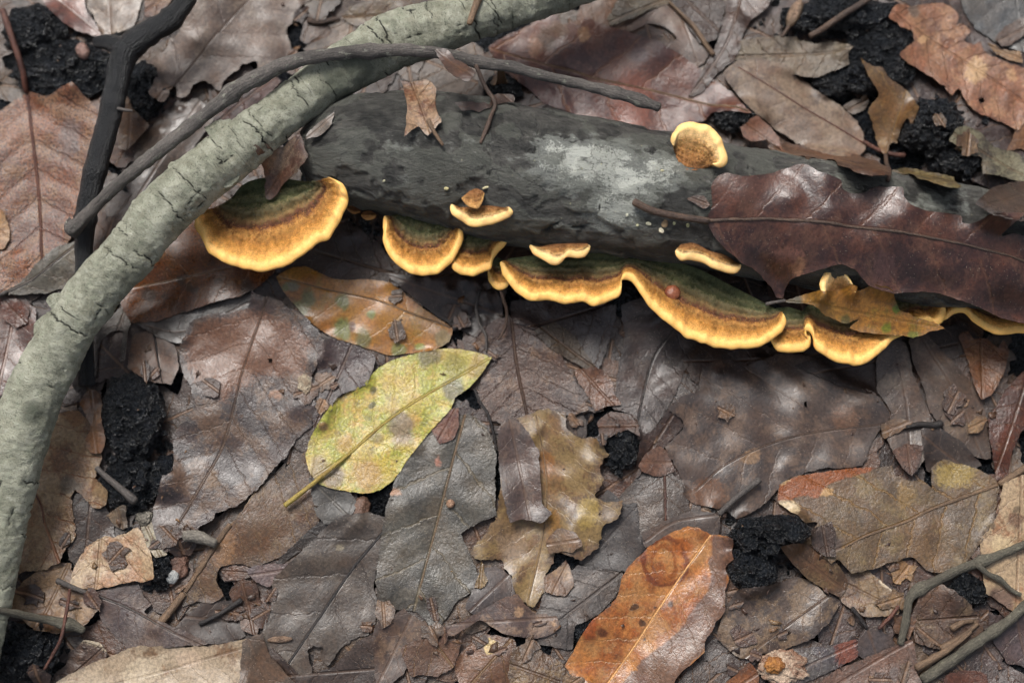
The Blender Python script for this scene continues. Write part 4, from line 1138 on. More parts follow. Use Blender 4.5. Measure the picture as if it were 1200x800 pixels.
leaf('dull brown leaf filling the bottom edge left of the charcoal leaf', [(284, 752), (306, 742), (318, 770), (345, 800), (330, 815), (282, 815)], c=('6e5b4e', '514339'))
# -- centre
leaf('dark grey leaf under the pale lobed leaf at bottom centre', [(545, 712), (553, 692), (561, 670), (580, 662), (600, 676), (604, 700), (585, 712), (560, 722)], c=('666266', '4e4b50'), name='leaf_fragment')
leaf('large dark blue-grey leaf with pale midrib, below the yellow-green leaf', [(548, 484), (570, 499), (582, 532), (580, 560), (581, 603), (567, 609), (552, 617), (540, 625), (545, 636), (550, 648), (560, 672), (553, 692), (536, 705), (525, 720), (516, 732), (506, 742), (501, 728), (486, 716), (465, 714), (447, 722), (441, 716), (442, 692), (440, 678), (445, 641), (452, 597), (462, 564), (469, 550), (484, 528), (510, 500)],
     mid=[(545, 486), (533, 530), (514, 605), (492, 688)], c=('5d5e5c', '474848'), patch='6e6d6a', vein='8d8064', VeinAmount=.55, VeinFreq=1.8, Net=.1, SpotAmount=.1, ribm=M_TANST, ribr=(1.5, 1.0), Rough=.46, sh=dict(und=5, quilt=1.2, vf=1.8, fold=.06, curl=-2, groove=1.5), stains=[(514, 540, 6, 'a8786a'), (461, 576, 9, 'b08a72')], EdgeDark=.35, sp=3.5)
leaf('red and pale torn leaf piece under the yellow leaf tip', [(505, 500), (525, 480), (537, 478), (538, 500), (530, 515), (515, 520)], c=('a2796a', '6a3a34'), name='leaf_fragment')
leaf('brown-purple crumpled leaf above the pale lobed leaf, centre', [(560, 388), (585, 372), (612, 374), (635, 385), (645, 400), (660, 420), (672, 441), (680, 460), (690, 480), (672, 487), (655, 487), (640, 500), (622, 520), (600, 500), (575, 492), (560, 470), (565, 440), (556, 412)], mid=[(600, 378), (606, 430), (622, 505)], c=('63524c', '4b3f3f'), patch='836c5c', vein='54403a', VeinAmount=.5, ribm=M_BRST, ribr=(1.2, 1), sh=dict(und=8, curl=4))
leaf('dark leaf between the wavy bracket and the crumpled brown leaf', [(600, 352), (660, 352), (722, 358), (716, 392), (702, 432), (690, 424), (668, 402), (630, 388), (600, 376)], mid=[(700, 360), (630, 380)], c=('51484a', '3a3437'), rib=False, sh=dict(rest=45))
leaf('yellowish-edged brown leaf flap below the wavy bracket', [(626, 388), (650, 378), (672, 392), (684, 410), (700, 432), (694, 436), (668, 422), (644, 408)], c=('5f5142', '473c35'), name='leaf_fragment', EdgeDark=.0, sh=dict(und=4))
leaf('dark slate leaf with cracked midrib under the long wavy bracket', [(728, 358), (760, 348), (818, 396), (812, 416), (802, 434), (792, 461), (769, 498), (748, 515), (745, 488), (730, 482), (718, 478), (725, 427), (732, 393)], mid=[(790, 385), (766, 420), (752, 470), (746, 510)], c=('5a5051', '464042'), patch='6b605e', vein='352e2f', VeinAmount=.4, ribm=M_DKST, ribr=(1.2, 1.2), sh=dict(und=3, fold=-.12, quilt=.5, rest=45), Rough=.5)
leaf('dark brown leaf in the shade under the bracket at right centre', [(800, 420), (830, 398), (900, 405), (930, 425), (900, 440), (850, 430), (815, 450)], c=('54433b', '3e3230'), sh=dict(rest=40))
leaf('small curled brown leaf with pointed corner, centre', [(674, 434), (698, 429), (712, 438), (718, 447), (720, 460), (728, 474), (711, 476), (698, 482), (691, 467), (680, 452)], c=('7a5d4f', '5c463e'), patch='9a7a66', name='leaf_fragment', sh=dict(cup=-7, curl=4), Rough=.4)
leaf('small grey-brown leaf square right of the pale lobed leaf', [(660, 492), (684, 486), (688, 508), (680, 530), (664, 520)], c=('5f534e', '4a4140'), name='leaf_fragment')
leaf('brown leaf scrap above the black soil gap, centre', [(700, 494), (716, 482), (745, 486), (750, 512), (736, 503), (715, 511), (703, 514)], c=('6a5148', '4a3a36'), name='leaf_fragment', sh=dict(und=4))
leaf('reddish brown leaf edge right of the soil gap', [(750, 516), (770, 498), (790, 470), (800, 500), (782, 520), (760, 545), (745, 560)], c=('5b443c', '43332f'))
leaf('grey leaf with long brown midrib left of the big dark leaf', [(722, 588), (740, 566), (756, 552), (785, 552), (802, 570), (808, 600), (782, 612), (752, 626), (742, 606)], mid=[(779, 556), (780, 610)], c=('6b625e', '524b4a'), ribm=M_REDST, ribr=(1.8, 1.4), sh=dict(und=4))
leaf('small red-brown cupped leaf above the long-midrib leaf', [(748, 546), (757, 531), (772, 522), (784, 530), (790, 552), (772, 558), (755, 554)], c=('7a6055', '594540'), name='leaf_fragment', sh=dict(cup=-6), Rough=.4)
leaf('large dark wet-looking wavy leaf below the right bracket', [(784, 481), (799, 464), (819, 457), (821, 437), (833, 424), (853, 420), (870, 429), (900, 419), (920, 413), (950, 418), (967, 427), (991, 447), (1021, 457), (1035, 471), (1043, 488), (1033, 501), (1024, 515), (1018, 528), (1011, 545), (985, 548), (961, 549), (925, 560), (910, 575), (900, 587), (880, 601), (862, 608), (850, 597), (830, 594), (816, 592), (802, 582), (799, 564), (789, 543), (779, 523), (790, 512), (801, 503), (797, 489)],
     mid=[(1036, 497), (960, 506), (900, 521), (850, 545), (815, 575)], c=('5e5350', '494142'), patch='7d6a5f', vein='7d6656', VeinAmount=.3, PatchAmount=.45, VeinFreq=2.2, Rough=.52, ribm=M_BRST, ribr=(1.2, 1), sh=dict(und=7, curl=-6, quilt=1.6, vf=2.2, ul=70), stains=[(830, 578, 26, '6a4a35'), (880, 535, 12, '8a7058'), (990, 490, 18, '6f5648')], holes=[[(942, 471), (945, 470), (946, 477), (943, 478)]], rag=1.0, sp=3.5, EdgeDark=.35)
leaf('grey stalked crescent leaf under the big dark leaf', [(752, 626), (779, 610), (809, 598), (843, 602), (842, 626), (820, 628), (806, 618), (775, 631), (757, 641)], mid=[(843, 603), (790, 612), (757, 634)], pet=[(843, 602, 2), (862, 584, 6), (890, 562, 8)], petr=(3.2, 4.0), petm=M_GRST, c=('6e625f', '574d4c'), rib=False, sh=dict(und=2))
leaf('slate-grey leaf left of the orange leaf, upper', [(678, 660), (692, 636), (706, 612), (702, 590), (712, 573), (732, 590), (746, 590), (750, 621), (757, 641), (745, 655), (735, 669), (701, 666)], mid=[(745, 596), (690, 655)], c=('67605f', '514b4c'), rib=False, VeinAmount=.2, vein='574f4e', sh=dict(und=3))
leaf('slate-grey leaf left of the orange leaf, lower', [(640, 690), (660, 676), (678, 662), (705, 666), (729, 670), (726, 692), (702, 719), (674, 734), (671, 761), (645, 757), (620, 750), (630, 714)], mid=[(725, 674), (632, 745)], c=('6b6768', '555153'), rib=False, VeinAmount=.25, vein='5a5452', sh=dict(und=3))
leaf('crinkled tan and yellowish lobed leaf in the centre', [(600, 494), (617, 486), (637, 479), (661, 484), (664, 501), (675, 512), (690, 512), (703, 516), (712, 532), (702, 547), (708, 562), (697, 582), (712, 588), (731, 586), (725, 607), (708, 614), (703, 630), (701, 641), (681, 656), (665, 650), (651, 648), (647, 662), (640, 672), (640, 692), (624, 711), (607, 700), (600, 678), (590, 662), (587, 655), (570, 657), (556, 655), (552, 645), (567, 626), (580, 608), (584, 590), (590, 540)],
     mid=[(628, 486), (640, 560), (636, 630), (620, 702)], c=('947a5c', '6b5644'), patch='a89068', vein='ad9468', VeinAmount=.5, Net=.7, PatchAmount=.55, rib=True, ribm=M_TANST, ribr=(1.1, .9), sh=dict(und=9, curl=4, crk=2.2, quilt=2, ul=35), Rough=.45, stains=[(640, 545, 14, '8a5f35'), (690, 600, 16, 'a08c56'), (600, 640, 20, '8d7a68'), (645, 612, 14, '8c6a3f')], rag=1.4, sp=3.0)
leaf('dark purple-grey torn leaf strip lying on the tan lobed leaf', [(583, 504), (600, 487), (618, 504), (631, 528), (633, 560), (635, 590), (647, 602), (636, 613), (620, 609), (607, 608), (598, 612), (588, 575)], c=('5e504e', '4a4041'), patch='77655c', name='leaf_fragment', sh=dict(und=3))
leaf('small blistered brown leaf scrap on the tan lobed leaf', [(639, 635), (654, 619), (674, 623), (682, 638), (671, 647), (656, 646), (644, 649)], c=('8c725c', '6f594a'), patch='b59a7d', name='leaf_fragment', sh=dict(cup=-5, crk=1.5))
leaf('squarish grey-brown scrap at the lower tip of the tan lobed leaf', [(637, 676), (650, 668), (663, 656), (669, 668), (673, 685), (662, 699), (640, 694)], c=('846f60', '6b594f'), patch='aa937c', name='leaf_fragment', sh=dict(cup=-3))
leaf('light yellowish leaf sliver right of the blue-grey leaf', [(556, 688), (562, 668), (564, 656), (571, 680), (566, 688)], c=('b09468', '93794f'), name='leaf_fragment')
# -- bottom centre
leaf('brown leaf at the bottom edge left of centre', [(436, 745), (444, 728), (458, 722), (474, 712), (478, 718), (500, 730), (506, 746), (484, 764), (472, 790), (452, 806), (440, 800), (438, 770)], c=('6f5b50', '524440'), patch='8a7362', sh=dict(und=6, curl=5))
leaf('brown net-veined leaf at the bottom, left of its similar neighbour', [(469, 759), (486, 750), (506, 746), (522, 748), (541, 749), (538, 764), (531, 782), (512, 792), (496, 790), (482, 793), (476, 778)], mid=[(506, 748), (530, 780)], c=('73594b', '5a453c'), vein='a58767', VeinAmount=.75, VeinFreq=5, Net=.3, rib=True, ribm=M_TANST, ribr=(1.2, .8), sh=dict(und=4))
leaf('brown net-veined leaf with a cream chip at the bottom centre', [(531, 776), (547, 758), (563, 743), (580, 744), (602, 749), (610, 770), (606, 806), (590, 815), (548, 815), (538, 800)], mid=[(596, 752), (548, 806)], c=('7c6050', '5c483e'), vein='a98a68', VeinAmount=.7, VeinFreq=5, ribm=M_TANST, ribr=(1.3, .9), stains=[([(567, 752), (575, 748), (584, 752), (580, 762), (570, 764)], 'd9c38f', 2)], sh=dict(und=4))
leaf('grey-brown lumpy curled leaf under the tan lobed leaf at the bottom', [(506, 742), (520, 735), (540, 728), (566, 714), (587, 702), (607, 696), (616, 708), (626, 718), (640, 720), (653, 722), (656, 736), (645, 744), (630, 748), (610, 745), (590, 742), (562, 726), (532, 745)], c=('826a5e', '625250'), patch='a08471', sh=dict(und=9, curl=5, ul=30), stains=[(607, 716, 6, 'b3967d'), (648, 728, 6, 'b3967d')])
leaf('brown leaf on the bottom edge left of the orange leaf', [(600, 760), (617, 756), (634, 762), (651, 771), (672, 786), (694, 800), (690, 818), (606, 818), (596, 790)], c=('86694f', '644e3f'), patch='a98a63', sh=dict(und=4))
leaf('bright orange leaf with grey lower half and ringed scar, bottom right of centre', [(806, 616), (820, 619), (833, 626), (846, 627), (861, 631), (858, 644), (860, 655), (851, 665), (854, 678), (850, 691), (850, 716), (838, 730), (833, 741), (826, 752), (825, 764), (814, 775), (800, 786), (790, 798), (788, 818), (700, 818), (684, 806), (662, 781), (670, 766), (681, 746), (694, 726), (708, 716), (718, 706), (725, 695), (728, 678), (735, 665), (745, 655), (759, 641), (782, 626)],
     mid=[(833, 627), (800, 672), (770, 716), (740, 762), (708, 806)], hero=True, c=('cf9766', 'a56a44'), patch='c99a6e', vein='d9ac7c', spot='3c2522', VeinAmount=.6, VeinFreq=3.2, PatchAmount=.4, ribm=woody_mat('orange_stalk', lin('d0a06a'), lin('b98450'), .5), ribr=(1.6, 1.3), Rough=.38, SpotAmount=.3, sh=dict(und=5, fold=.1, quilt=1.2, vf=3.2, curl=3),
     stains=[([(834, 626), (862, 630), (860, 656), (852, 666), (852, 716), (834, 740), (824, 764), (790, 800), (786, 820), (716, 820), (745, 778), (790, 744), (822, 706), (834, 682), (832, 655)], '5a4b48', 3),
             (779, 658, 26, '6b3522', 4), (778, 660, 14, '8a5230', 3), (800, 640, 15, '9a5a34'), (760, 640, 9, 'a5683a'), (705, 742, 9, '4a2218'), (705, 741, 4, 'a5703c'), ([(748, 734), (752, 724), (758, 727), (756, 734)], '251515', 1.5), ([(736, 714), (744, 706), (749, 711), (742, 716)], '2c1a17', 1.5), (785, 708, 4, '251515'), (767, 712, 3, '251515'), (757, 746, 3, '251515'), (690, 735, 13, '8a4526'), (742, 783, 10, 'c58d5a'), (798, 766, 7, '8f7a5c')], rag=.6, sp=3.0)
leaf('orange-brown leaf corner at the bottom edge by the nut shell', [(842, 806), (862, 790), (878, 776), (890, 790), (886, 818), (842, 818)], c=('96684a', '73503c'), name='leaf_fragment')
# -- right middle
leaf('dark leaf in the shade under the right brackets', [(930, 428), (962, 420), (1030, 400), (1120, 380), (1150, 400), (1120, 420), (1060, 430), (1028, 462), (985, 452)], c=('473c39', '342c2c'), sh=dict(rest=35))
leaf('long grey-brown leaf blade hanging below the right bracket, left of two', [(1030, 407), (1045, 396), (1062, 402), (1069, 434), (1080, 462), (1089, 484), (1092, 498), (1089, 515), (1084, 538), (1070, 556), (1052, 538), (1040, 515), (1045, 484), (1036, 470), (1028, 457), (1027, 434)], mid=[(1047, 398), (1062, 470), (1068, 550)], c=('77675f', '5e524e'), patch='8a7a6e', rib=False, VeinAmount=.15, sh=dict(und=3, cup=-5, quilt=.3))
leaf('long grey-brown leaf blade hanging below the right bracket, right of two', [(1066, 396), (1084, 390), (1102, 408), (1126, 434), (1150, 461), (1156, 494), (1162, 538), (1140, 534), (1128, 522), (1116, 514), (1102, 498), (1089, 481), (1082, 454), (1069, 420)], mid=[(1080, 395), (1120, 460), (1152, 535)], c=('6d5b50', '54463f'), patch='857464', rib=False, VeinAmount=.2, sh=dict(und=4, cup=-6, quilt=.3))
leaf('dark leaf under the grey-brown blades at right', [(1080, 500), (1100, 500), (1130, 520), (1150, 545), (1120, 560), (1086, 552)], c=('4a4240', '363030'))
leaf('curled tan-brown ragged leaf at right below the big brown leaf', [(1123, 392), (1134, 388), (1142, 398), (1156, 396), (1163, 402), (1170, 407), (1176, 397), (1182, 410), (1180, 424), (1177, 437), (1163, 461), (1150, 468), (1140, 447), (1133, 418)], mid=[(1150, 398), (1152, 462)], c=('85634e', '654b3e'), patch='9d7a62', rib=False, sh=dict(und=5, cup=9, curl=5))
leaf('red-brown leaf at the right edge, middle', [(1214, 428), (1200, 434), (1180, 455), (1158, 492), (1162, 525), (1168, 562), (1181, 556), (1186, 530), (1198, 504), (1216, 490)], c=('74493a', '56382f'), patch='8d6450', sh=dict(und=5, cup=-6), Rough=.42)
leaf('small ochre leaf scrap on the left grey-brown blade', [(1032, 499), (1040, 493), (1050, 490), (1070, 494), (1060, 502), (1050, 508), (1036, 514)], c=('927455', '735b46'), name='leaf_fragment', sh=dict(und=2))
# -- bottom right
leaf('pale pinkish leaf with cream blotches at the right edge', [(1176, 566), (1200, 556), (1222, 560), (1222, 720), (1200, 726), (1183, 714), (1168, 702), (1156, 695), (1150, 665), (1150, 632), (1160, 618), (1170, 600)], hero=True, c=('bf9f88', 'a08068'), patch='dfcbb0', vein='9a7860', PatchAmount=.9, SpotAmount=.5, sh=dict(und=5), stains=[(1175, 640, 16, 'd9c8ab'), (1190, 610, 12, '7a5f52'), (1172, 705, 20, '6b5653')])
leaf('grey-purple leaf in the bottom right corner', [(1160, 742), (1180, 724), (1204, 712), (1222, 716), (1222, 790), (1196, 780), (1180, 776)], c=('6c6064', '51484d'), sh=dict(und=3))
leaf('brown leaf under the forked twig', [(1068, 722), (1080, 694), (1104, 684), (1130, 700), (1152, 730), (1150, 757), (1110, 762), (1074, 752)], mid=[(1072, 728), (1148, 722)], c=('7a6252', '5c4a42'), patch='917a64', rib=False)
leaf('grey-brown leaf with pale blotches left of the dark spade leaf', [(840, 748), (848, 716), (866, 690), (900, 686), (934, 675), (955, 684), (971, 699), (985, 706), (972, 728), (954, 747), (920, 760), (900, 764), (870, 772)], mid=[(962, 705), (900, 750)], c=('6a5e59', '534a48'), patch='937e6b', PatchAmount=.55, ribm=M_BRST, ribr=(1.2, .9), sh=dict(und=5))
leaf('brown-tan scuffed leaf below the grey-green stalked leaf', [(990, 672), (1011, 664), (1032, 680), (1056, 702), (1053, 720), (1034, 722), (1014, 722), (988, 707), (980, 690)], c=('8a6a50', '69503f'), patch='ac8f6c', PatchAmount=.6, sh=dict(und=5), stains=[([(1031, 684), (1040, 670), (1050, 664), (1056, 650), (1066, 652), (1064, 666), (1082, 667), (1066, 682), (1062, 694), (1050, 697), (1040, 690)], 'ded2bd', 2)])
leaf('small brown pointed leaf under the left end of the grey-green leaf', [(915, 641), (930, 636), (951, 638), (968, 650), (981, 660), (994, 680), (986, 700), (970, 692), (954, 683), (940, 672), (927, 658)], c=('876a55', '66503f'), patch='a48868', sh=dict(und=4))
leaf('lilac-grey leaf tip poking out above the grey-green stalked leaf', [(1046, 528), (1062, 520), (1082, 522), (1078, 540), (1069, 558), (1058, 548)], c=('87736e', '6a5a58'), name='leaf_fragment')
leaf('broad grey-green stalked leaf with rolled orange-cream margin, lower right', [(936, 604), (922, 596), (911, 586), (913, 568), (924, 561), (937, 557), (974, 551), (1011, 547), (1030, 548), (1045, 545), (1049, 557), (1069, 564), (1080, 562), (1092, 571), (1091, 548), (1106, 538), (1120, 542), (1136, 545), (1152, 552), (1167, 562), (1172, 575), (1170, 592), (1167, 608), (1150, 635), (1129, 662), (1106, 671), (1086, 668), (1069, 652), (1040, 660), (1025, 666), (998, 671), (984, 656), (974, 659), (964, 652), (954, 641), (950, 628), (958, 612), (944, 612)],
     mid=[(1172, 567), (1104, 591), (1060, 611), (1020, 625), (990, 640)], pet=[(1172, 567, 2), (1186, 558, 5), (1206, 545, 7)], petr=(4.0, 4.4), petm=M_TANST, ribm=M_TANST, ribr=(3.4, 1.6), c=('796a57', '685b4f'), patch='8a7b60', vein='a98553', VeinAmount=.7, VeinFreq=2.4, Net=.25, sh=dict(und=5, curl=3, vf=2.4, quilt=1.4, fold=-.05),
     stains=[([(913, 586), (913, 568), (937, 555), (1011, 545), (1030, 548), (1000, 556), (972, 566), (965, 580), (940, 582)], '8f4f28', 3), (922, 573, 9, 'd9b98c'), (938, 562, 7, 'dcbf90'), (950, 572, 9, '6a2f1c'), (925, 594, 14, 'e0d0b4'), (970, 577, 8, 'c8a67c'), (1120, 556, 26, '9c8a56'), (1060, 580, 12, '8a7350'), (975, 637, 16, '5c504e')], ribz=.5, sp=3.2)
leaf('small dark grey folded flap on the left end of the grey-green leaf', [(950, 622), (966, 614), (975, 610), (980, 625), (978, 640), (980, 652), (964, 650), (952, 640)], c=('665a56', '524847'), name='leaf_fragment', sh=dict(und=2))
leaf('rolled grey leaf with red-brown tip at the bottom, right of the nut shell', [(918, 764), (945, 758), (967, 756), (990, 752), (1009, 748), (1006, 768), (984, 781), (960, 792), (944, 800), (930, 806), (920, 790)], mid=[(1008, 752), (925, 790)], c=('6f6a6a', '57505a'), patch='8f8784', rib=False, stains=[(992, 762, 18, '7d4a3a')], sh=dict(cup=-14, und=3), Rough=.4)
leaf('dark bluish spade-shaped leaf with thin stalk, bottom right', [(1007, 768), (1006, 748), (1014, 735), (1027, 734), (1040, 743), (1047, 752), (1048, 772), (1030, 780)], mid=[(1016, 735), (1030, 775)], pet=[(1016, 736, 1), (1008, 724, 5), (999, 712, 8)], petr=(2.2, 2.8), petm=M_DKST, c=('5f5c62', '48464c'), rib=False, sh=dict(cup=-5, und=2), Rough=.4)
leaf('flat pinkish-brown leaf along the bottom edge at right', [(948, 815), (975, 788), (1005, 774), (1040, 760), (1068, 749), (1074, 768), (1076, 790), (1082, 818)], mid=[(1066, 752), (965, 812)], c=('8a6c60', '755b51'), patch='9c7d6c', rib=False, VeinAmount=.1, sh=dict(und=2, quilt=.3), stains=[(1047, 790, 7, '4f4240')])
leaf('dark red-brown leaf edge in the bottom right corner', [(1108, 792), (1130, 784), (1156, 790), (1158, 818), (1104, 818)], c=('5e4138', '43302c'), name='leaf_fragment')
# -- top right, below the log
leaf('slate-blue grey leaf in the top right corner', [(1120, -14), (1127, 2), (1133, 20), (1142, 32), (1153, 41), (1170, 51), (1186, 58), (1206, 62), (1222, 55), (1222, -14)], mid=[(1190, -12), (1200, 60)], c=('74777c', '62656b'), patch='84868a', rib=False, VeinAmount=.2, vein='8d8f92', sh=dict(und=4, curl=3), Rough=.38)
leaf('curled brown-grey leaf edge over the slate-blue leaf, top right', [(1166, 46), (1178, 32), (1196, 22), (1222, 12), (1222, 40), (1200, 42), (1186, 52), (1174, 54)], c=('7a6a64', '5b4e4a'), name='leaf_fragment', sh=dict(cup=-8))
leaf('tan leaf at the right edge above the log', [(1222, 120), (1200, 128), (1192, 146), (1187, 162), (1180, 176), (1195, 174), (1222, 180)], c=('a2795c', '7f5d47'), sh=dict(und=3))
leaf('mouldy grey-green leaf remains at right above the log', [(1112, 164), (1122, 150), (1132, 147), (1150, 156), (1165, 172), (1182, 176), (1198, 182), (1210, 196), (1206, 214), (1185, 210), (1165, 205), (1152, 203), (1150, 184), (1134, 180)], c=('6e695c', '4d4a43'), patch='98947f', PatchAmount=.7, sh=dict(und=6, crk=2))
leaf('pink-brown holed leaf with ringed pale spots, top right', [(1042, 20), (1046, 10), (1052, 4), (1070, 7), (1089, 5), (1104, 3), (1116, 9), (1124, 20), (1120, 30), (1128, 30), (1137, 37), (1130, 47), (1140, 52), (1150, 50), (1156, 64), (1170, 68), (1183, 74), (1200, 80), (1210, 100), (1204, 130), (1195, 153), (1170, 142), (1140, 129), (1131, 116), (1123, 105), (1116, 111), (1109, 103), (1102, 98), (1079, 82), (1064, 74), (1054, 64), (1060, 56), (1072, 48), (1068, 36), (1056, 31)],
     mid=[(1048, 15), (1110, 60), (1198, 118)], c=('a5806f', '836355'), patch='b8957c', vein='8a6656', rib=False, VeinAmount=.3, PatchAmount=.5, SpotAmount=.4, spot='5a3c34', sh=dict(und=6, curl=4), holes=[[(1146, 116), (1152, 114), (1154, 119), (1149, 122)]],
     stains=[(1097, 79, 15, '8a6a58'), (1097, 79, 11, 'a98a74'), (1097, 80, 6, 'dcc4a2'), (1143, 82, 15, 'c9ab88'), (1143, 80, 7, 'dac4a0'), (1082, 46, 8, 'c8a888'), (1187, 88, 7, 'c4a284'), (1072, 14, 8, '6a625c')], rag=1.2, sp=3.2)
leaf('yellow-tan crisp rim left over between the holed leaf and slate-blue leaf', [(1157, 50), (1166, 54), (1180, 60), (1196, 60), (1198, 74), (1184, 71), (1168, 64)], c=('c0a080', 'a07f60'), name='leaf_fragment', sh=dict(und=2))
leaf('grey-green leaf at the top above the red leaf', [(712, 22), (718, 10), (732, -8), (792, -12), (786, 4), (765, 10), (745, 20), (730, 26), (716, 30)], mid=[(788, -4), (715, 26)], c=('6f6657', '544c43'), patch='857b69', rib=False, EdgeDark=0)
leaf('brown-pink leaf with a large eaten hole, above the red leaf', [(733, 36), (748, 22), (762, 12), (790, 4), (802, 24), (810, 40), (818, 52), (832, 60), (826, 74), (818, 78), (799, 67), (780, 56), (770, 48), (782, 50), (793, 46), (788, 38), (776, 30), (758, 28), (744, 36)], mid=[(795, 8), (818, 74)], c=('87726a', '66554f'), patch='a08a7c', rib=False)
leaf('dark red-brown leaf mass at the top edge right of centre', [(782, -10), (800, 20), (820, 50), (840, 45), (850, 10), (840, -12)], c=('4e3d36', '382b29'))
leaf('brown leaf corner at the top edge by the curled leaf', [(870, -12), (868, 10), (876, 24), (892, 14), (902, -12)], c=('6b5a52', '4d413d'), name='leaf_fragment')
leaf('flat grey-green leaf at the top, above the grey pointed leaf', [(858, 66), (870, 46), (885, 44), (900, 43), (934, 42), (967, 46), (985, 50), (1001, 54), (994, 62), (996, 75), (978, 83), (960, 90), (944, 90), (920, 84), (880, 90)], mid=[(998, 56), (930, 64), (865, 66)], c=('7f7568', '675d53'), patch='948a7b', rib=False, VeinAmount=.25, sh=dict(und=2))

# -- yellow-green leaf and its orange neighbour lie on top of the litter
leaf('yellow-green leaf with grey blotches and long yellow stalk, left of centre', [(576, 418), (556, 412), (529, 408), (502, 410), (475, 417), (459, 422), (445, 430), (434, 440), (425, 451), (394, 467), (378, 488), (366, 508), (361, 521), (358, 535), (361, 550), (374, 567), (398, 574), (425, 578), (445, 574), (462, 562), (482, 532), (502, 508), (529, 478), (533, 466), (543, 459), (550, 454), (567, 434)],
     mid=[(410, 531), (450, 496), (500, 462), (575, 419)], pet=[(410, 531, 1), (375, 560, 4), (352, 578, 6), (334, 592, 7)], petr=(2.0, 3.2), petm=M_YELST, ribm=M_YELST, ribr=(2.2, .9), hero=True, c=('dcd67c', 'e0c980'), patch='c4ce70', vein='e6d998', spot='5a5240', VeinAmount=.5, Net=.12, VeinFreq=3.4, PatchAmount=.5, Speckle=.3, SpotAmount=.35, Rough=.42, EdgeDark=.05, sh=dict(und=3, fold=-.05, stiff=.7, rest=85, quilt=.8),
     stains=[(470, 501, 18, '8a7f78'), (503, 418, 16, '716a58'), (532, 456, 14, '6f7068'), (430, 556, 24, 'b08f60'), (392, 558, 18, '7b6e68'), (375, 548, 14, '8f7f66'), (438, 457, 5, '2c3420'), (436, 474, 5, '3a4028'), (380, 500, 8, '7c5a4a'), (440, 512, 10, '8f8660'), (560, 432, 16, 'a08f58'), (534, 430, 18, '9a9458'), (405, 520, 14, 'b39555')], rag=.5, sp=3.0)
leaf('orange-brown leaf with green mould spots above the yellow-green leaf', [(324, 324), (340, 314), (357, 312), (374, 319), (391, 327), (412, 328), (435, 327), (459, 332), (482, 351), (509, 370), (531, 385), (526, 400), (509, 410), (482, 414), (455, 416), (428, 407), (394, 397), (378, 388), (361, 375), (344, 356), (330, 339)],
     mid=[(531, 385), (495, 372), (440, 352), (385, 340), (330, 326)], pet=[(531, 385, 0), (540, 379, 2), (550, 372, 2)], petr=(2.6, 3.6), petm=M_GRST, ribm=M_TANST, ribr=(1.8, .8), hero=True, c=('bf9052', 'a87a48'), patch='a8884e', vein='c09860', SpotAmount=.05, PatchAmount=.15, Bump=.3, VeinAmount=.35, Net=.1, VeinFreq=2.6, Speckle=.15, Rough=.42, sh=dict(und=4, cup=-7, stiff=.75, rest=70, quilt=.8), stains=[(342, 336, 11, '6d7466'), (352, 362, 12, '6a7448'), (363, 349, 10, '5c6a48'), (401, 354, 9, '5a7048'), (436, 370, 9, '68824e'), (436, 371, 4, '4c6a40'), (401, 385, 12, '6a7c50'), (412, 381, 6, '4a2a22'), (468, 410, 12, '748050'), (492, 406, 8, '7f9048'), (425, 395, 12, '6c7050'), (335, 338, 8, '687650'), (520, 398, 10, '8d8468')], rag=.5, sp=3.2)


H_LITTER = H.copy()

# ------------------------------------------------------------------ the log
axp = np.array([(352, 178, 20), (366, 178, 38), (390, 179, 54), (425, 178, 65), (470, 181, 73), (540, 192, 79), (600, 206, 82), (700, 221, 79), (800, 236, 76), (900, 252, 74), (1060, 280, 70), (1260, 308, 64), (1500, 345, 62)], float)
AZ = 66.0
axw = at(axp[:, 0], axp[:, 1], np.full(len(axp), AZ))
q = catmull(np.column_stack([axw, axp[:, 2]]), 2.4)
P_, r_ = q[:, :3], q[:, 3]
ss = np.r_[0, np.cumsum(np.linalg.norm(P_[1:] - P_[:-1], axis=1))]
NS = 210
V, F, N, B, T = tube_geom(P_, r_, NS)
ph = np.arange(NS) / NS * 2 * math.pi
cx, cy = np.cos(ph)[None], np.sin(ph)[None]
sx = ss[:, None]
d = 7.0 * fbm(sx / 110, cx * 1.3, cy * 1.3, 21, 3) + 3.0 * fbm(sx / 34, cx * 4, cy * 4, 22, 4) + 1.5 * fbm(sx / 20, cx * 14, cy * 14, 23, 3) + .5 * fbm(sx / 5, cx * 22, cy * 22, 24, 2)
plate_ = fbm(sx / 30 + 4, cx * 3.2, cy * 3.2, 61, 4)
plate_ = np.clip((plate_ - .02) / .07, 0, 1); plate_ = plate_ * plate_ * (3 - 2 * plate_)
d = d + 2.4 * plate_
nrm = cx[..., None] * N[:, None] + cy[..., None] * B[:, None]
V = V + d[..., None] * nrm
Vf = V.reshape(-1, 3)
crk_px = [[(655, 162), (668, 168), (680, 165), (694, 172), (712, 180)], [(600, 156), (612, 158), (618, 162)], [(627, 132), (629, 150), (626, 166), (625, 182)], [(600, 183), (612, 184), (622, 178), (630, 180)],
          [(556, 206), (562, 202), (572, 200), (573, 208), (578, 200), (590, 204), (594, 196)], [(574, 200), (575, 188), (570, 180), (578, 172), (588, 176)], [(700, 250), (704, 236), (712, 228)], [(762, 186), (770, 176), (790, 170)],
          [(640, 262), (660, 256), (672, 262), (690, 258)], [(655, 205), (657, 190), (660, 178)], [(876, 190), (877, 205)], [(450, 150), (470, 156), (486, 152)], [(540, 150), (560, 148), (566, 156), (580, 152)], [(786, 240), (783, 228), (786, 215)]]
crack = np.zeros(len(Vf))
upz = Vf[:, 2] > AZ - 20
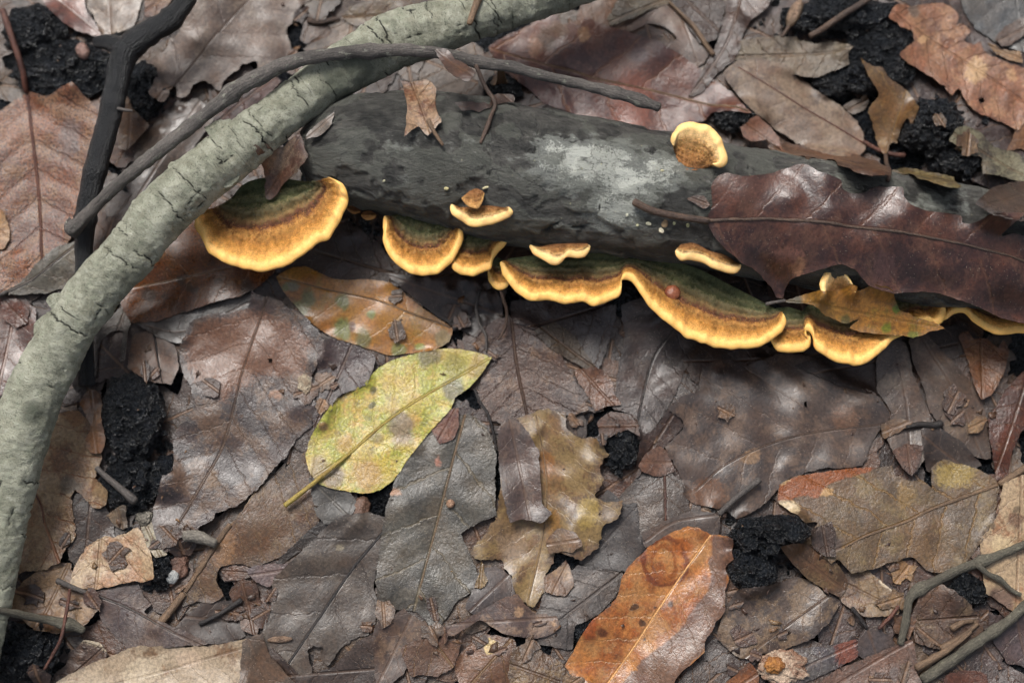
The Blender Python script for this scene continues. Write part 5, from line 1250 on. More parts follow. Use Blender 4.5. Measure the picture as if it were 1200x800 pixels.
for c_ in crk_px:
    c_ = np.array(c_, float)
    w = at(c_[:, 0], c_[:, 1], np.full(len(c_), AZ + 66)); w = catmull(w, 3.0); w[:, :2] += np.cumsum(R.normal(0, .5, (len(w), 2)), 0) * .7
    best = np.full(len(Vf), 1e9)
    for i in range(len(w) - 1):
        a, b = w[i, :2], w[i + 1, :2]; e = b - a; t_ = np.clip(((Vf[:, :2] - a) @ e) / max(e @ e, 1e-6), 0, 1)
        dd = Vf[:, :2] - a - t_[:, None] * e; best = np.minimum(best, (dd ** 2).sum(1))
    crack = np.maximum(crack, np.exp(-best / 1.3) * upz * np.clip(.75 + .9 * fbm(Vf[:, 0] / 9, Vf[:, 1] / 9, 0, 77, 2), 0, 1))
Vf = Vf - (crack * 3.5)[:, None] * nrm.reshape(-1, 3)
pale = np.zeros(len(Vf))
for x, y, a, b, w in [(690, 196, 70, 32, 1.0), (735, 222, 48, 36, 1.0), (650, 182, 38, 26, .8), (770, 205, 48, 36, .75), (478, 168, 52, 26, .42), (470, 215, 34, 22, .36), (540, 190, 40, 22, .3), (820, 230, 30, 24, .35), (722, 246, 40, 22, .95), (668, 212, 40, 24, .75), (560, 170, 40, 20, .4), (600, 150, 30, 12, .3), (1100, 236, 60, 30, .5), (985, 206, 40, 20, .3)]:
    c_ = at([x], [y], [AZ + 62])[0]
    pale = np.maximum(pale, w * np.exp(-(((Vf[:, 0] - c_[0]) / a) ** 2 + ((Vf[:, 1] - c_[1]) / b) ** 2)))
front = (nrm.reshape(-1, 3) @ np.array([0, -1.0, 0]))
moss = np.clip(front * .9, 0, 1) * .6
wuv = np.stack([np.broadcast_to(sx / 100, V.shape[:2]), np.broadcast_to((np.abs(ph - math.pi) * 78 / 100)[None], V.shape[:2]), np.zeros(V.shape[:2])], -1).reshape(-1, 3)
lg = thing('fallen_log', (axw[4, 0], axw[4, 1], AZ - 80), 'dark wet fallen log with pale bark patches, bearing yellow-edged bracket fungi', 'log')
mesh_obj('bark', Vf, F, M_LOG, lg, attrs=dict(wuv=wuv, crack=crack, pale=pale, moss=moss, plate=plate_.reshape(-1)))
hraster(Vf[nrm.reshape(-1, 3)[:, 2] > -.1], None)
for k in range(0, len(P_), 2): hdisc(P_[k, 0], P_[k, 1], P_[k, 2], r_[k] - 1)
# small loose bits stuck on the bark are parts of it
for (x, y, a, b, hexa) in [(760, 262, 3.2, 2.4, 'd8d2b4'), (775, 270, 3.5, 3, 'e2d8bc'), (779, 262, 4, 5, '9a8060'), (790, 262, 2, 1.6, 'd0cc9e'), (806, 264, 2.6, 2, 'c8c28f'), (710, 287, 2.5, 2, 'c9a080'), (569, 220, 4, 1.6, 'd6cba2'), (523, 221, 2, 3, 'cfc391'), (747, 264, 1.8, 1.6, 'c8c49e'), (735, 252, 1.6, 2.2, 'dad8c0'), (776, 200, 2, 1.5, 'cfc6a0'), (450, 212, 1.8, 1.4, 'c9c3a2'), (598, 252, 1.6, 1.6, 'cfc79a')]:
    zz = 40.
    for k in range(4):
        p = at([x], [y], [zz])[0]; zz = float(hsample(p[0], p[1]))
    lump(x, y, a, b, 1.8, plain_mat('pale_bit', lin(hexa), lin(hexa), .7, 8), 'wood_chip', z=zz, sub=2, amp=.3, seed=int(x), parent=lg, burn=False, rot=x)

# ------------------------------------------------------------------ bracket fungi on the log
bracket('large fan-shaped bracket fungus with olive centre, leftmost, partly under the pale branch', [(272, 232, -4), (286, 216, -2), (308, 209, 2), (330, 209, 8), (350, 212, 20), (362, 213, 30)],
        [(227, 252), (229, 266), (237, 278), (246, 294), (260, 304, 2), (280, 310, 4), (302, 315, 6), (324, 311, 10), (348, 302, 16), (368, 286, 24), (382, 278, 30), (392, 264, 36), (402, 246, 42), (405, 230, 46), (400, 215, 48), (390, 208, 48)], 58, 64, lip=5.4, sag=9, seed=1, wav=2.5, fuzz=.7)
bracket('semicircular bracket fungus with dark green hollow, second from left', [(463, 252), (470, 248), (486, 251), (504, 255), (518, 259), (526, 264)],
        [(447, 255, -4), (450, 268), (449, 280), (455, 296), (466, 309), (482, 318), (500, 321), (514, 317), (528, 306), (537, 292), (541, 280), (543, 266, -2)], 72, 78, lip=5.0, sag=7, seed=2, fuzz=1.4)
bracket('small semicircular bracket fungus with green hollow, right beside the second one', [(546, 280), (550, 271), (560, 271), (570, 273), (578, 276), (584, 278)],
        [(531, 296, -4), (530, 312), (536, 318), (544, 321), (560, 319), (574, 312), (578, 302), (588, 290), (597, 279)], 66, 70, lip=5.0, sag=6, seed=3, fuzz=1.4)
bracket('tiny bracket fungus half hidden under the left tip of the long wavy bracket', [(576, 306), (584, 302), (592, 308)], [(571, 316), (573, 328), (582, 336), (592, 338), (598, 333)], 46, 46, lip=4.5, sag=2, seed=4)
bracket('long wavy bracket fungus with felted green back and bright yellow rim, at the centre', [(596, 303), (630, 299), (665, 297), (700, 297), (722, 299), (745, 300), (775, 303), (815, 314), (855, 334), (890, 352), (912, 364)],
        [(584, 309), (594, 324), (606, 340), (620, 349), (636, 349), (650, 351), (662, 355), (672, 353), (682, 351), (697, 356), (717, 350), (728, 341), (727, 331, 2), (731, 325, 5), (740, 327, 5), (747, 335, 4), (757, 350, 2), (772, 367), (790, 382), (810, 395), (830, 400), (838, 404), (847, 406), (872, 407), (895, 402), (912, 390), (921, 375), (918, 367)], 62, 70, lip=5.4, sag=8, seed=5, wav=2.2, fuzz=1.4)
bracket('small low bracket fungus tucked between the long wavy one and the folded right one', [(890, 366), (920, 360), (945, 366)], [(903, 400), (912, 408), (933, 411), (946, 406), (951, 398), (948, 392)], 52, 54, lip=5.5, sag=4, seed=6)
bracket('folded bracket fungus with deep brown felt under the small olive leaf', [(940, 364), (958, 350), (990, 348), (1030, 346), (1060, 346), (1085, 346), (1096, 350)],
        [(946, 398, -3), (943, 390, -1), (947, 386, 1), (953, 393, 2), (957, 407), (971, 417), (987, 424), (1005, 425), (1021, 419), (1035, 407), (1048, 394), (1066, 386), (1080, 379), (1092, 376), (1099, 380), (1106, 372), (1109, 361), (1104, 350)], 56, 62, lip=5.4, sag=8, seed=7, fuzz=1.4)
bracket('rightmost bracket fungus, a thin yellow rim under the big brown leaf', [(1100, 352), (1135, 348), (1170, 356), (1205, 362), (1250, 372)], [(1103, 378), (1108, 374), (1116, 368), (1131, 364), (1141, 375), (1157, 385), (1173, 389), (1200, 388), (1230, 384), (1256, 388)], 52, 58, lip=5, sag=5, seed=8)
bracket('upright pale bracket fungus behind the small olive leaf', [(972, 350), (982, 352), (998, 346)], [(962, 345), (963, 332), (968, 319), (979, 312), (989, 316), (998, 330), (1002, 342)], 76, 104, mat=M_YOUNG, lip=5, sag=2, seed=9)
bracket('small cream bracket fungus on the log face, left', [(540, 243), (556, 242), (572, 241), (590, 243)], [(526, 240), (531, 250), (540, 257), (556, 263), (575, 261), (590, 254), (600, 248), (598, 243)], None, 2, mat=M_YOUNG, lip=5.5, sag=3, seed=10, fuzz=2, th=12)
bracket('tiny brown felted bracket fungus growing above the small cream one', [(550, 224), (558, 221), (566, 224)], [(540, 234), (546, 239), (553, 242), (560, 243), (565, 236), (568, 228)], None, 4, mat=M_YOUNG, lip=2.5, sag=1, seed=11, fuzz=2, ztab=(-.1, .72), th=14)
bracket('small split cream bracket fungus above the long wavy one', [(632, 289), (650, 286), (672, 285), (688, 285)], [(618, 288), (628, 296), (640, 303), (652, 308), (659, 305), (664, 299), (672, 299), (684, 298), (692, 289)], None, 2, mat=M_YOUNG, lip=5, sag=4, seed=12, fuzz=2, th=10)
bracket('small cream bracket fungus at the tip of the big brown leaf', [(798, 286), (814, 285), (832, 294), (850, 299), (864, 308)], [(790, 296), (796, 301), (812, 302), (826, 304), (835, 311), (847, 316), (862, 318), (869, 312)], None, 2, mat=M_YOUNG, lip=5.5, sag=3, seed=13, fuzz=2, th=10)
fcup = bracket('cup-shaped cream bracket fungus on top of the log beside the red leaf', [(791, 176), (794, 190), (804, 199), (822, 199), (835, 193)], [(789, 170), (790, 158), (797, 148), (816, 144), (833, 149), (845, 165), (850, 181), (845, 191), (836, 193)], None, 20, mat=M_YOUNG, lip=7, sag=6, seed=14, fuzz=2.2, th=14)
bracket('tiny red-brown bracket nub left of the second bracket', [(425, 249), (433, 247), (440, 250)], [(423, 253), (428, 257), (435, 257), (441, 253)], 52, 54, mat=M_YOUNG, lip=3, sag=1, seed=15, ztab=(-.15, .65), fuzz=.6)
bracket('thin red-brown bracket sliver between first and second bracket', [(405, 240), (414, 242), (423, 246)], [(406, 246), (414, 249), (422, 249)], 52, 54, mat=M_YOUNG, lip=2, sag=1, seed=16, ztab=(-.2, .6), fuzz=.4)
lump(788, 343, 9.5, 9.5, 7, plain_mat('amber_drop', lin('8a5238'), lin('6e3d2c'), .25, 5, .5, .15, sss=.2), 'fungus_bud', 'round reddish-brown bead sitting on the long wavy bracket', 'fungus', sub=4, amp=.10, seed=3, sink=.3)
lump(364, 158, 5, 4, 4, plain_mat('yellow_nub', lin('e0a838'), lin('c98a2a'), .5, 5, .4, .2), 'fungus_bud', 'tiny yellow nub where the pale branch meets the log', 'fungus', sub=3, amp=.15, seed=5, sink=.4)

# ------------------------------------------------------------------ the red leaf lies on the log but under the branch
leaf('big rust-red leaf on the upper side of the log under the grey twig', [(572, 55), (588, 45), (602, 38), (628, 26), (651, 17), (659, 29), (671, 27), (680, 31), (684, 20), (697, 25), (711, 30), (742, 39), (772, 49), (802, 67), (833, 91), (856, 107), (880, 132), (856, 130), (836, 132), (826, 142), (802, 148), (789, 159), (762, 160), (728, 155), (694, 149), (681, 143), (676, 137), (667, 132), (637, 121), (620, 105), (600, 91), (580, 70)],
     mid=[(584, 60), (640, 76), (700, 93), (765, 107), (820, 121), (876, 131)], c=('8a6055', '6b4a4a'), patch='99746a', vein='a5734c', VeinAmount=.5, VeinFreq=1.6, Net=.12, ribm=M_TANST, ribr=(1.0, 2.2), Rough=.45, sh=dict(und=4, quilt=1.8, vf=1.6, fold=-.05, soft=16, stiff=.55, rest=75),
     stains=[(684, 40, 8, 'a5846a'), (627, 55, 10, 'a08070'), (640, 48, 12, '6a5a52'), (698, 92, 9, '6a4a3c'), (740, 118, 30, '8a5a4e'), (655, 35, 14, '7a665a'), (750, 65, 14, '57434a')], sp=3.2)

# ------------------------------------------------------------------ pale grey branch
br = np.array([(760, -60, 96, 30), (690, -28, 96, 30), (592, 4, 98, 30), (530, 28, 100, 30), (465, 47, 102, 33), (410, 77, 104, 31), (350, 118, 104, 28), (300, 157, 104, 28), (245, 201, 102, 31), (195, 246, 96, 32), (150, 297, 88, 30), (105, 351, 80, 30), (70, 405, 74, 31), (42, 460, 70, 32), (22, 520, 66, 31), (8, 580, 62, 30), (-8, 650, 58, 30), (-28, 740, 54, 30), (-50, 830, 50, 30)], float)
bw = at(br[:, 0], br[:, 1], br[:, 2])
q = catmull(np.column_stack([bw, br[:, 3]]), 1.7)
P_, r_ = q[:, :3], q[:, 3]
ss = np.r_[0, np.cumsum(np.linalg.norm(P_[1:] - P_[:-1], axis=1))]; sx = ss[:, None]
NS = 84
V, F, N, B, T = tube_geom(P_, r_, NS)
ph = np.arange(NS) / NS * 2 * math.pi; cx, cy = np.cos(ph)[None], np.sin(ph)[None]
nrm = cx[..., None] * N[:, None] + cy[..., None] * B[:, None]
d = 4.2 * fbm(sx / 60, cx * .9, cy * .9, 31, 3) + 2.4 * fbm(sx / 15, cx * 2.4, cy * 2.4, 32, 3) + 1.0 * fbm(sx / 5, cx * 6, cy * 6, 33, 2)
for sk, pk, ak in [(330, 1.9, 7), (520, 1.2, 5), (760, 2.2, 6), (980, 1.5, 5)]:      # knots of lost side twigs
    d = d + ak * np.exp(-((sx - sk) / 9) ** 2 - (((ph - pk + math.pi) % (2 * math.pi) - math.pi)[None] * 30 / 9) ** 2) - ak * 1.1 * np.exp(-((sx - sk) / 4) ** 2 - (((ph - pk + math.pi) % (2 * math.pi) - math.pi)[None] * 30 / 4) ** 2)
crack = np.zeros(V.shape[:2])
s_ = 0.0
while s_ < ss[-1]:
    s_ += rnd.uniform(3.5, 10)
    c0 = rnd.uniform(0, 6.28); wd = .2 + 1.5 * rnd.random() ** 1.7; dp = .2 + .8 * rnd.random() ** 1.4
    sl = s_ + 4.0 * fbm(cx * 1.8 + s_, cy * 1.8, 0, 41, 3) + rnd.uniform(-3, 3) * cx
    ang = np.abs((ph - c0 + math.pi) % (2 * math.pi) - math.pi)
    am = np.clip((wd - ang) / .25, 0, 1)[None] * dp
    dd = sx - sl - 1.6 * vnoise(ph * 7 + s_, 0 * ph, 0, 3)[None]
    crack = np.maximum(crack, am * np.exp(-(dd / 1.05) ** 2))
    d = d + am * 1.5 * np.exp(-np.clip(dd, 0, None) / 6) * (dd > 0)      # the plate behind each crack stands a little proud
for k in range(60):      # short lengthwise cracks between the rings
    c0 = rnd.uniform(0, 6.28); sc_ = rnd.uniform(0, ss[-1]); ln = rnd.uniform(6, 18)
    aw = (ph - c0 + math.pi) % (2 * math.pi) - math.pi
    cl = np.exp(-((aw[None] * 30 - 2.5 * vnoise(sx / 6, k * 3.3, 0, 7)) / 1.1) ** 2) * np.clip((ln - np.abs(sx - sc_)) / 4, 0, 1)
    crack = np.maximum(crack, cl * rnd.uniform(.3, .8))
d = d - 3.2 * crack
V = V + d[..., None] * nrm
dark = np.zeros(V.shape[:2])
for x, y, a in [(418, 78, 34), (395, 95, 26), (350, 60, 22), (30, 480, 20)]:
    c_ = at([x], [y], [125])[0]; dark = np.maximum(dark, np.exp(-(((V[..., 0] - c_[0]) / a) ** 2 + ((V[..., 1] - c_[1]) / a) ** 2)) * 1.0)
wuv = np.stack([np.broadcast_to(sx / 100, V.shape[:2]), np.broadcast_to((np.abs(ph - math.pi) * 30 / 100)[None], V.shape[:2]), np.full(V.shape[:2], 4.4)], -1)
bt = thing('pale_branch', (P_[400, 0], P_[400, 1], 30), 'pale grey-green curved branch with ring-cracked bark, from top centre to lower left', 'branch')
mesh_obj('bark', V.reshape(-1, 3), F, M_BRANCH, bt, attrs=dict(wuv=wuv.reshape(-1, 3), crack=crack.reshape(-1), pale=dark.reshape(-1)))
for k in range(len(P_)):
    if k % 2 == 0: hdisc(P_[k, 0], P_[k, 1], P_[k, 2], r_[k])
# bark plates that lift off along its edges
def plate(pts, z, seed):
    pts = np.array(pts, float); q = refine(pts, .7, .5, 3.0, seed)
    w = at(q[:, 0], q[:, 1], np.full(len(q), z)); n = len(w)
    c = w.mean(0); top = w.copy(); top[:, 2] += 1.5 + 1.2 * R.normal(0, 1, n) * .4; bot = w.copy(); bot[:, 2] -= 3.5
    ctop = c + np.array([0, 0, 3.2]); V = np.vstack([top, bot, ctop[None]])
    F = [(k, (k + 1) % n, 2 * n) for k in range(n)] + [((k + 1) % n, k, k + n, (k + 1) % n + n) for k in range(n)]
    mesh_obj('bark_plate', V, F, M_BRANCH, bt, attrs=dict(wuv=V / 100 + seed, crack=np.zeros(len(V)), pale=np.zeros(len(V))), smooth=False)
plate([(196, 195), (204, 189), (216, 186), (226, 192), (232, 204), (220, 212), (206, 208)], 110, 1)
plate([(155, 238), (162, 232), (174, 232), (180, 242), (172, 252), (160, 248)], 104, 2)
plate([(240, 150), (256, 142), (270, 140), (276, 150), (262, 162), (248, 162)], 118, 3)
plate([(54, 352), (62, 344), (76, 344), (80, 356), (70, 366), (60, 362)], 92, 4)
plate([(40, 380), (56, 366), (62, 372), (54, 390), (42, 402)], 84, 5)
plate([(262, 208), (274, 200), (282, 206), (272, 218), (262, 220)], 110, 6)
plate([(430, 40), (448, 32), (462, 40), (456, 52), (438, 52)], 130, 7)
plate([(352, 96), (366, 88), (376, 94), (368, 106), (356, 108)], 128, 8)

# ------------------------------------------------------------------ sticks and twigs
def stick(label, px, r, mat, name='twig', cat='twig', z=None, sides=14, rough=.12, knots=(), lift=None, group=None, stiff=12, parent=None):
    px = np.array(px, float); r = np.array(r, float)
    P = stick_path(px[:, :2], r, z=z, lift=lift, stiff=stiff)
    rr = np.interp(np.linspace(0, 1, len(P)), np.linspace(0, 1, len(r)), r)
    return tube(label, P, rr, mat, name, cat, sides=sides, rough=rough, knots=knots, group=group, parent=parent)
# black forked stick
bs = thing('black_stick', at([125], [152], [30])[0], 'wet black forked stick at upper left, running down behind the twig', 'stick')
Pb = stick_path([(101, 450), (99, 380), (98, 300), (101, 253), (111, 202), (125, 152), (135, 108), (142, 76), (149, 56)], [10] * 9, z=np.array([26, 30, 36, 46, 56, 62, 66, 68, 70]))
tube(None, Pb, np.interp(np.linspace(0, 1, len(Pb)), [0, .35, .5, .9, 1], [10, 10, 13, 14, 17]), M_BLACK, 'stem', parent=bs, sides=18, rough=.12, knots=((.62, .12, 7), (.83, .10, 6), (.48, .15, 5)))
Pb = stick_path([(112, 50), (128, 50), (146, 56), (165, 45), (182, 34), (200, 23), (222, -4)], [10] * 7, z=np.array([66, 68, 70, 70, 70, 70, 72]))
tube(None, Pb, np.interp(np.linspace(0, 1, len(Pb)), [0, .2, .35, .7, 1], [7, 12, 17, 13, 11]), M_BLACK, 'fork', parent=bs, sides=18, rough=.14, knots=((.75, .18, 6),))
stick(None, [(136, 127), (146, 129), (155, 130)], [2.6, 2.2, 1.6], M_GRST, 'side_shoot', parent=bs, z=np.array([72, 75, 76]), sides=8)
# long grey twig over everything
stick('long thin grey twig crossing the pale branch and ending on the red leaf', [(83, 268), (92, 262), (135, 219), (189, 175), (236, 138), (280, 103), (306, 89), (334, 76), (367, 67), (418, 61), (469, 59), (519, 63), (560, 73), (600, 79), (634, 88), (684, 100), (735, 113), (759, 121), (772, 126)],
      [8.5, 7, 7.4, 8.2, 8.4, 8, 9.5, 9, 8, 7.4, 8, 7, 6.6, 6.8, 6.5, 6, 6, 7, 5.5], M_TWIG, knots=((.0, .5, 6), (.33, .25, 7), (.55, .25, 7), (.72, .25, 6), (.97, .35, 8), (.93, .2, 5)), rough=.3, stiff=30, sides=16,
      z=np.array([66, 70, 92, 116, 124, 128, 134, 140, 144, 142, 140, 138, 140, 142, 140, 136, 134, 134, 134]))
stick('short pale twig lying along the dark part of the pale branch', [(418, 46), (436, 37), (454, 28), (470, 22)], [2.6, 3.2, 3.4, 2.4], M_TWIG, sides=8)
stick('small brown twig stub standing on the pale branch at the top', [(550, 28), (555, 14), (562, -4)], [3.5, 4, 5], M_TANST, sides=9)
stick('small brown twig end below the grey leaf on the branch', [(361, 24), (372, 27), (384, 25), (398, 22)], [4, 3, 3.2, 2.5], M_BRST, sides=8)

# ------------------------------------------------------------------ leaves on top of log, branch and fungi
leaf('small green-brown leaf with orange midrib lying on the branch at the top', [(400, 21), (411, 7), (435, 1), (455, 0), (470, 2), (475, 13), (459, 24), (440, 27), (418, 30)], mid=[(402, 20), (440, 18), (472, 15)], c=('746656', '5c5044'), patch='86775f', ribm=M_TANST, ribr=(1, .7), sh=dict(und=1))
leaf('brown leaf under the twig between branch and log', [(512, 76), (528, 70), (545, 80), (558, 97), (548, 104), (536, 101), (524, 95)], c=('5c463e', '43332f'), name='leaf_fragment', sh=dict(und=3))
leaf('thin dark brown leaf edge lying on the log under the red leaf', [(528, 98), (545, 103), (560, 112), (580, 120), (602, 124), (602, 131), (580, 131), (560, 122), (540, 110)], c=('56423b', '3d302d'), name='leaf_fragment', EdgeDark=0, sh=dict(und=2))
stick('thin bent brown twig from under the red leaf down onto the log', [(558, 80), (568, 98), (580, 120), (575, 138), (570, 152), (563, 168)], [2.4, 2.4, 2.8, 2.2, 3, 1.6], M_BRST, sides=8)
leaf('narrow curled brown leaf standing over the red leaf tip', [(852, -14), (851, 8), (846, 34), (840, 51), (829, 72), (816, 98), (807, 112), (815, 112), (824, 107), (843, 84), (860, 72), (868, 55), (871, 40), (880, 24), (900, 8), (905, -14)], mid=[(870, -10), (856, 40), (840, 70), (810, 110)], c=('6b5650', '53433f'), patch='7d6860', rib=False, sh=dict(cup=12, und=2, rest=60), Rough=.42, EdgeDark=.3)
leaf('brown leaf strip on the log below the grey pointed leaf', [(898, 172), (924, 168), (968, 178), (998, 183), (1021, 195), (1034, 208), (1032, 217), (1001, 214), (985, 205), (964, 197), (934, 192), (914, 186)], mid=[(900, 174), (1030, 212)], c=('735a4c', '5b473e'), vein='93775f', VeinAmount=.5, VeinFreq=4, rib=False, sh=dict(und=3))
leaf('small red-brown leaf scrap by the cup-shaped fungus', [(868, 149), (878, 140), (887, 135), (900, 146), (912, 160), (918, 178), (908, 170), (898, 164), (880, 166), (871, 160)], c=('87604e', '68483e'), name='leaf_fragment', sh=dict(und=3))
leaf('grey-brown pointed oval leaf with red midrib and stalk above the log', [(848, 84), (862, 72), (885, 68), (908, 72), (922, 76), (944, 96), (968, 111), (991, 128), (1005, 142), (1012, 156), (1016, 174), (1008, 181), (995, 183), (981, 182), (951, 175), (927, 162), (908, 150), (895, 140), (877, 125), (858, 102)],
     mid=[(1012, 166), (985, 150), (940, 124), (900, 99), (866, 78)], pet=[(1012, 166, 1), (1030, 176, 4), (1046, 181, 6), (1060, 182, 6)], petr=(2.6, 3.2), petm=M_REDST, ribm=M_REDST, ribr=(2.0, 1.0), c=('86766c', '6d6059'), patch='9a8b7e', vein='6a5148', PatchAmount=.6, VeinAmount=.25, sh=dict(und=3, cup=-6, stiff=.7), SpotAmount=.1)
leaf('tan veined torn leaf standing point down, right of the grey pointed leaf', [(1008, 66), (1014, 72), (1022, 77), (1034, 78), (1040, 88), (1052, 98), (1062, 105), (1070, 116), (1076, 126), (1070, 146), (1064, 138), (1059, 146), (1057, 162), (1043, 168), (1038, 183), (1030, 172), (1024, 150), (1018, 128), (1030, 110), (1020, 92)], mid=[(1039, 182), (1050, 142), (1062, 108)], pet=[(1038, 182, 1), (1037, 200, 2), (1037, 216, 3)], petr=(2.6, 2.4), petm=M_BRST, ribm=M_TANST, ribr=(1.8, .9), c=('876b4a', '6d5640'), patch='9d8058', vein='b3925f', VeinAmount=.6, Net=.6, VeinFreq=4.5, sh=dict(und=5, curl=5, cup=8))
leaf('small grey folded leaf tip under the tan veined leaf', [(990, 122), (1004, 110), (1020, 102), (1026, 108), (1016, 124), (1002, 132)], c=('6c625b', '50483f'), name='leaf_fragment')
leaf('yellow-grey flat leaf remnant on the log at right', [(1040, 204), (1060, 198), (1090, 203), (1117, 209), (1116, 229), (1104, 230), (1089, 226), (1070, 220), (1058, 213)], c=('7d7458', '635c48'), patch='968c68', name='leaf_fragment', sh=dict(und=2))
leaf('smooth grey-brown rounded leaf at the right edge on the log', [(1138, 245), (1146, 234), (1158, 226), (1180, 218), (1206, 217), (1222, 225), (1222, 262), (1190, 262), (1160, 256)], mid=[(1215, 225), (1145, 248)], c=('6d625f', '5b5250'), rib=False, VeinAmount=.1, sh=dict(und=2), Rough=.42)
leaf('large glossy dark brown leaf draped over the log and right brackets', [(833, 217), (842, 206), (852, 202), (870, 206), (885, 206), (905, 203), (934, 192), (948, 194), (958, 200), (985, 208), (1011, 216), (1036, 218), (1059, 219), (1060, 230), (1068, 239), (1086, 246), (1116, 250), (1156, 251), (1180, 252), (1196, 254), (1184, 266), (1204, 276), (1226, 290), (1226, 384), (1200, 381), (1170, 376), (1143, 366), (1119, 356), (1099, 346), (1075, 343), (1045, 346), (1028, 342), (1015, 336), (1001, 319), (984, 311), (967, 316), (944, 326), (922, 334), (916, 343), (914, 354), (906, 354), (900, 343), (887, 329), (870, 312), (850, 295), (836, 278), (828, 258), (835, 240)],
     mid=[(829, 259), (880, 257), (940, 258), (1050, 270), (1130, 288), (1220, 312)], pet=[(830, 259, 1), (800, 255, 3), (765, 248, 4), (743, 237, 5)], petr=(3.8, 4.4), petm=M_BRST, ribm=M_BRST, ribr=(3.0, 1.6), c=('6e514b', '4a3638'), patch='7f6056', vein='9a7460', VeinAmount=.35, VeinFreq=1.7, Net=.12, Rough=.42, PatchAmount=.4, sh=dict(und=12, crk=1.2, quilt=1.8, vf=1.7, curl=-6, cl=14, stiff=.2, soft=12, rest=62, fold=.0, ul=60),
     stains=[(925, 300, 20, '7f5b52'), (1035, 314, 16, '5c4444'), (935, 312, 10, 'a07a64'), (1140, 290, 20, '4c3736')], ribz=.4, sp=3.5, rag=.4)
leaf('small brown bark-like flake by the stalk of the big brown leaf', [(806, 233), (814, 229), (824, 229), (833, 239), (827, 245), (815, 240)], c=('6f5c54', '594a45'), name='leaf_fragment', sh=dict(und=1))
leaf('small olive-brown leaf lying across the right brackets', [(918, 352), (940, 346), (967, 341), (1001, 340), (1028, 343), (1045, 354), (1052, 365), (1079, 375), (1107, 387), (1089, 390), (1069, 397), (1060, 394), (1045, 393), (1021, 391), (996, 384), (1009, 373), (1000, 376), (991, 380), (967, 370), (951, 359), (935, 355)],
     mid=[(920, 352), (980, 362), (1040, 374), (1104, 387)], pet=[(920, 352, 0), (908, 354, 1), (898, 356, 1)], petr=(1.8, 2.2), petm=M_GRST, hero=True, c=('bb8f4e', 'a67f48'), patch='94803e', vein='6a5a30', VeinAmount=.25, Net=.1, PatchAmount=.3, rib=False, sh=dict(und=2, stiff=.85, quilt=.2, rest=92, crk=.3), stains=[(930, 354, 12, '3f3f34'), (991, 376, 7, '4a4a28'), (1052, 363, 7, '55702a'), (1040, 385, 8, '6a7a30'), (1070, 393, 8, '6f7a3a'), (1025, 378, 6, '8a5c30')])
leaf('crumpled pale brown leaf scrap with stalk on the log, left', [(472, 109), (485, 110), (502, 109), (513, 115), (511, 124), (515, 135), (507, 141), (499, 145), (489, 138), (480, 141), (471, 145), (474, 133), (477, 121)], mid=[(502, 140), (488, 116)], pet=[(502, 141, 1), (509, 155, 1), (519, 170, 1)], petr=(2.8, 1.8), petm=M_TANST, c=('9a7e6c', '7c5d4f'), patch='bfa78f', name='leaf_fragment', PatchAmount=.8, rib=False, sh=dict(und=5, crk=3, ul=14, curl=4))
leaf('triangular brown leaf piece with a hole hanging from the branch over the left bracket', [(306, 188), (318, 182), (334, 172), (351, 156), (357, 170), (361, 186), (352, 196), (344, 203), (330, 218), (317, 234), (310, 229), (311, 202)], c=('7d635a', '664f49'), patch='a48f7f', sh=dict(und=2, stiff=.8), PatchAmount=.5, holes=[[(312, 186), (318, 183), (320, 187), (315, 190)]])
leaf('small grey leaf shred between branch and log end', [(357, 162), (368, 148), (391, 132), (389, 145), (376, 158)], c=('6f665f', '575049'), name='leaf_fragment', sh=dict(und=1))
# ------------------------------------------------------------------ fine leaf crumbs lying everywhere, one uncountable scatter
cV, cF, cL, cT, co = [], [], [], [], 0
spots = [(rnd.uniform(0, 1200), rnd.uniform(0, 800)) for k in range(110)]      # grains first, larger scraps near the gaps after
for gx0, gy0, sp_, nn in [(560, 355, 38, 26), (470, 345, 20, 10), (160, 620, 40, 22), (270, 710, 30, 18), (1060, 730, 50, 26), (960, 690, 40, 16), (720, 520, 26, 10), (500, 770, 60, 22), (1130, 480, 30, 14), (380, 450, 18, 14), (190, 430, 26, 14), (330, 40, 20, 10), (560, 110, 24, 12), (1100, 170, 40, 14), (640, 740, 40, 16), (870, 760, 40, 14), (70, 720, 40, 16), (930, 440, 40, 10)]:
    spots += [(gx0 + rnd.gauss(0, sp_), gy0 + rnd.gauss(0, sp_ * .7)) for k in range(nn)]
tints = ['6f5646', '57443b', '8a6c52', '4a3c38', '7d6a5c', '9a8062', '5d4a44']
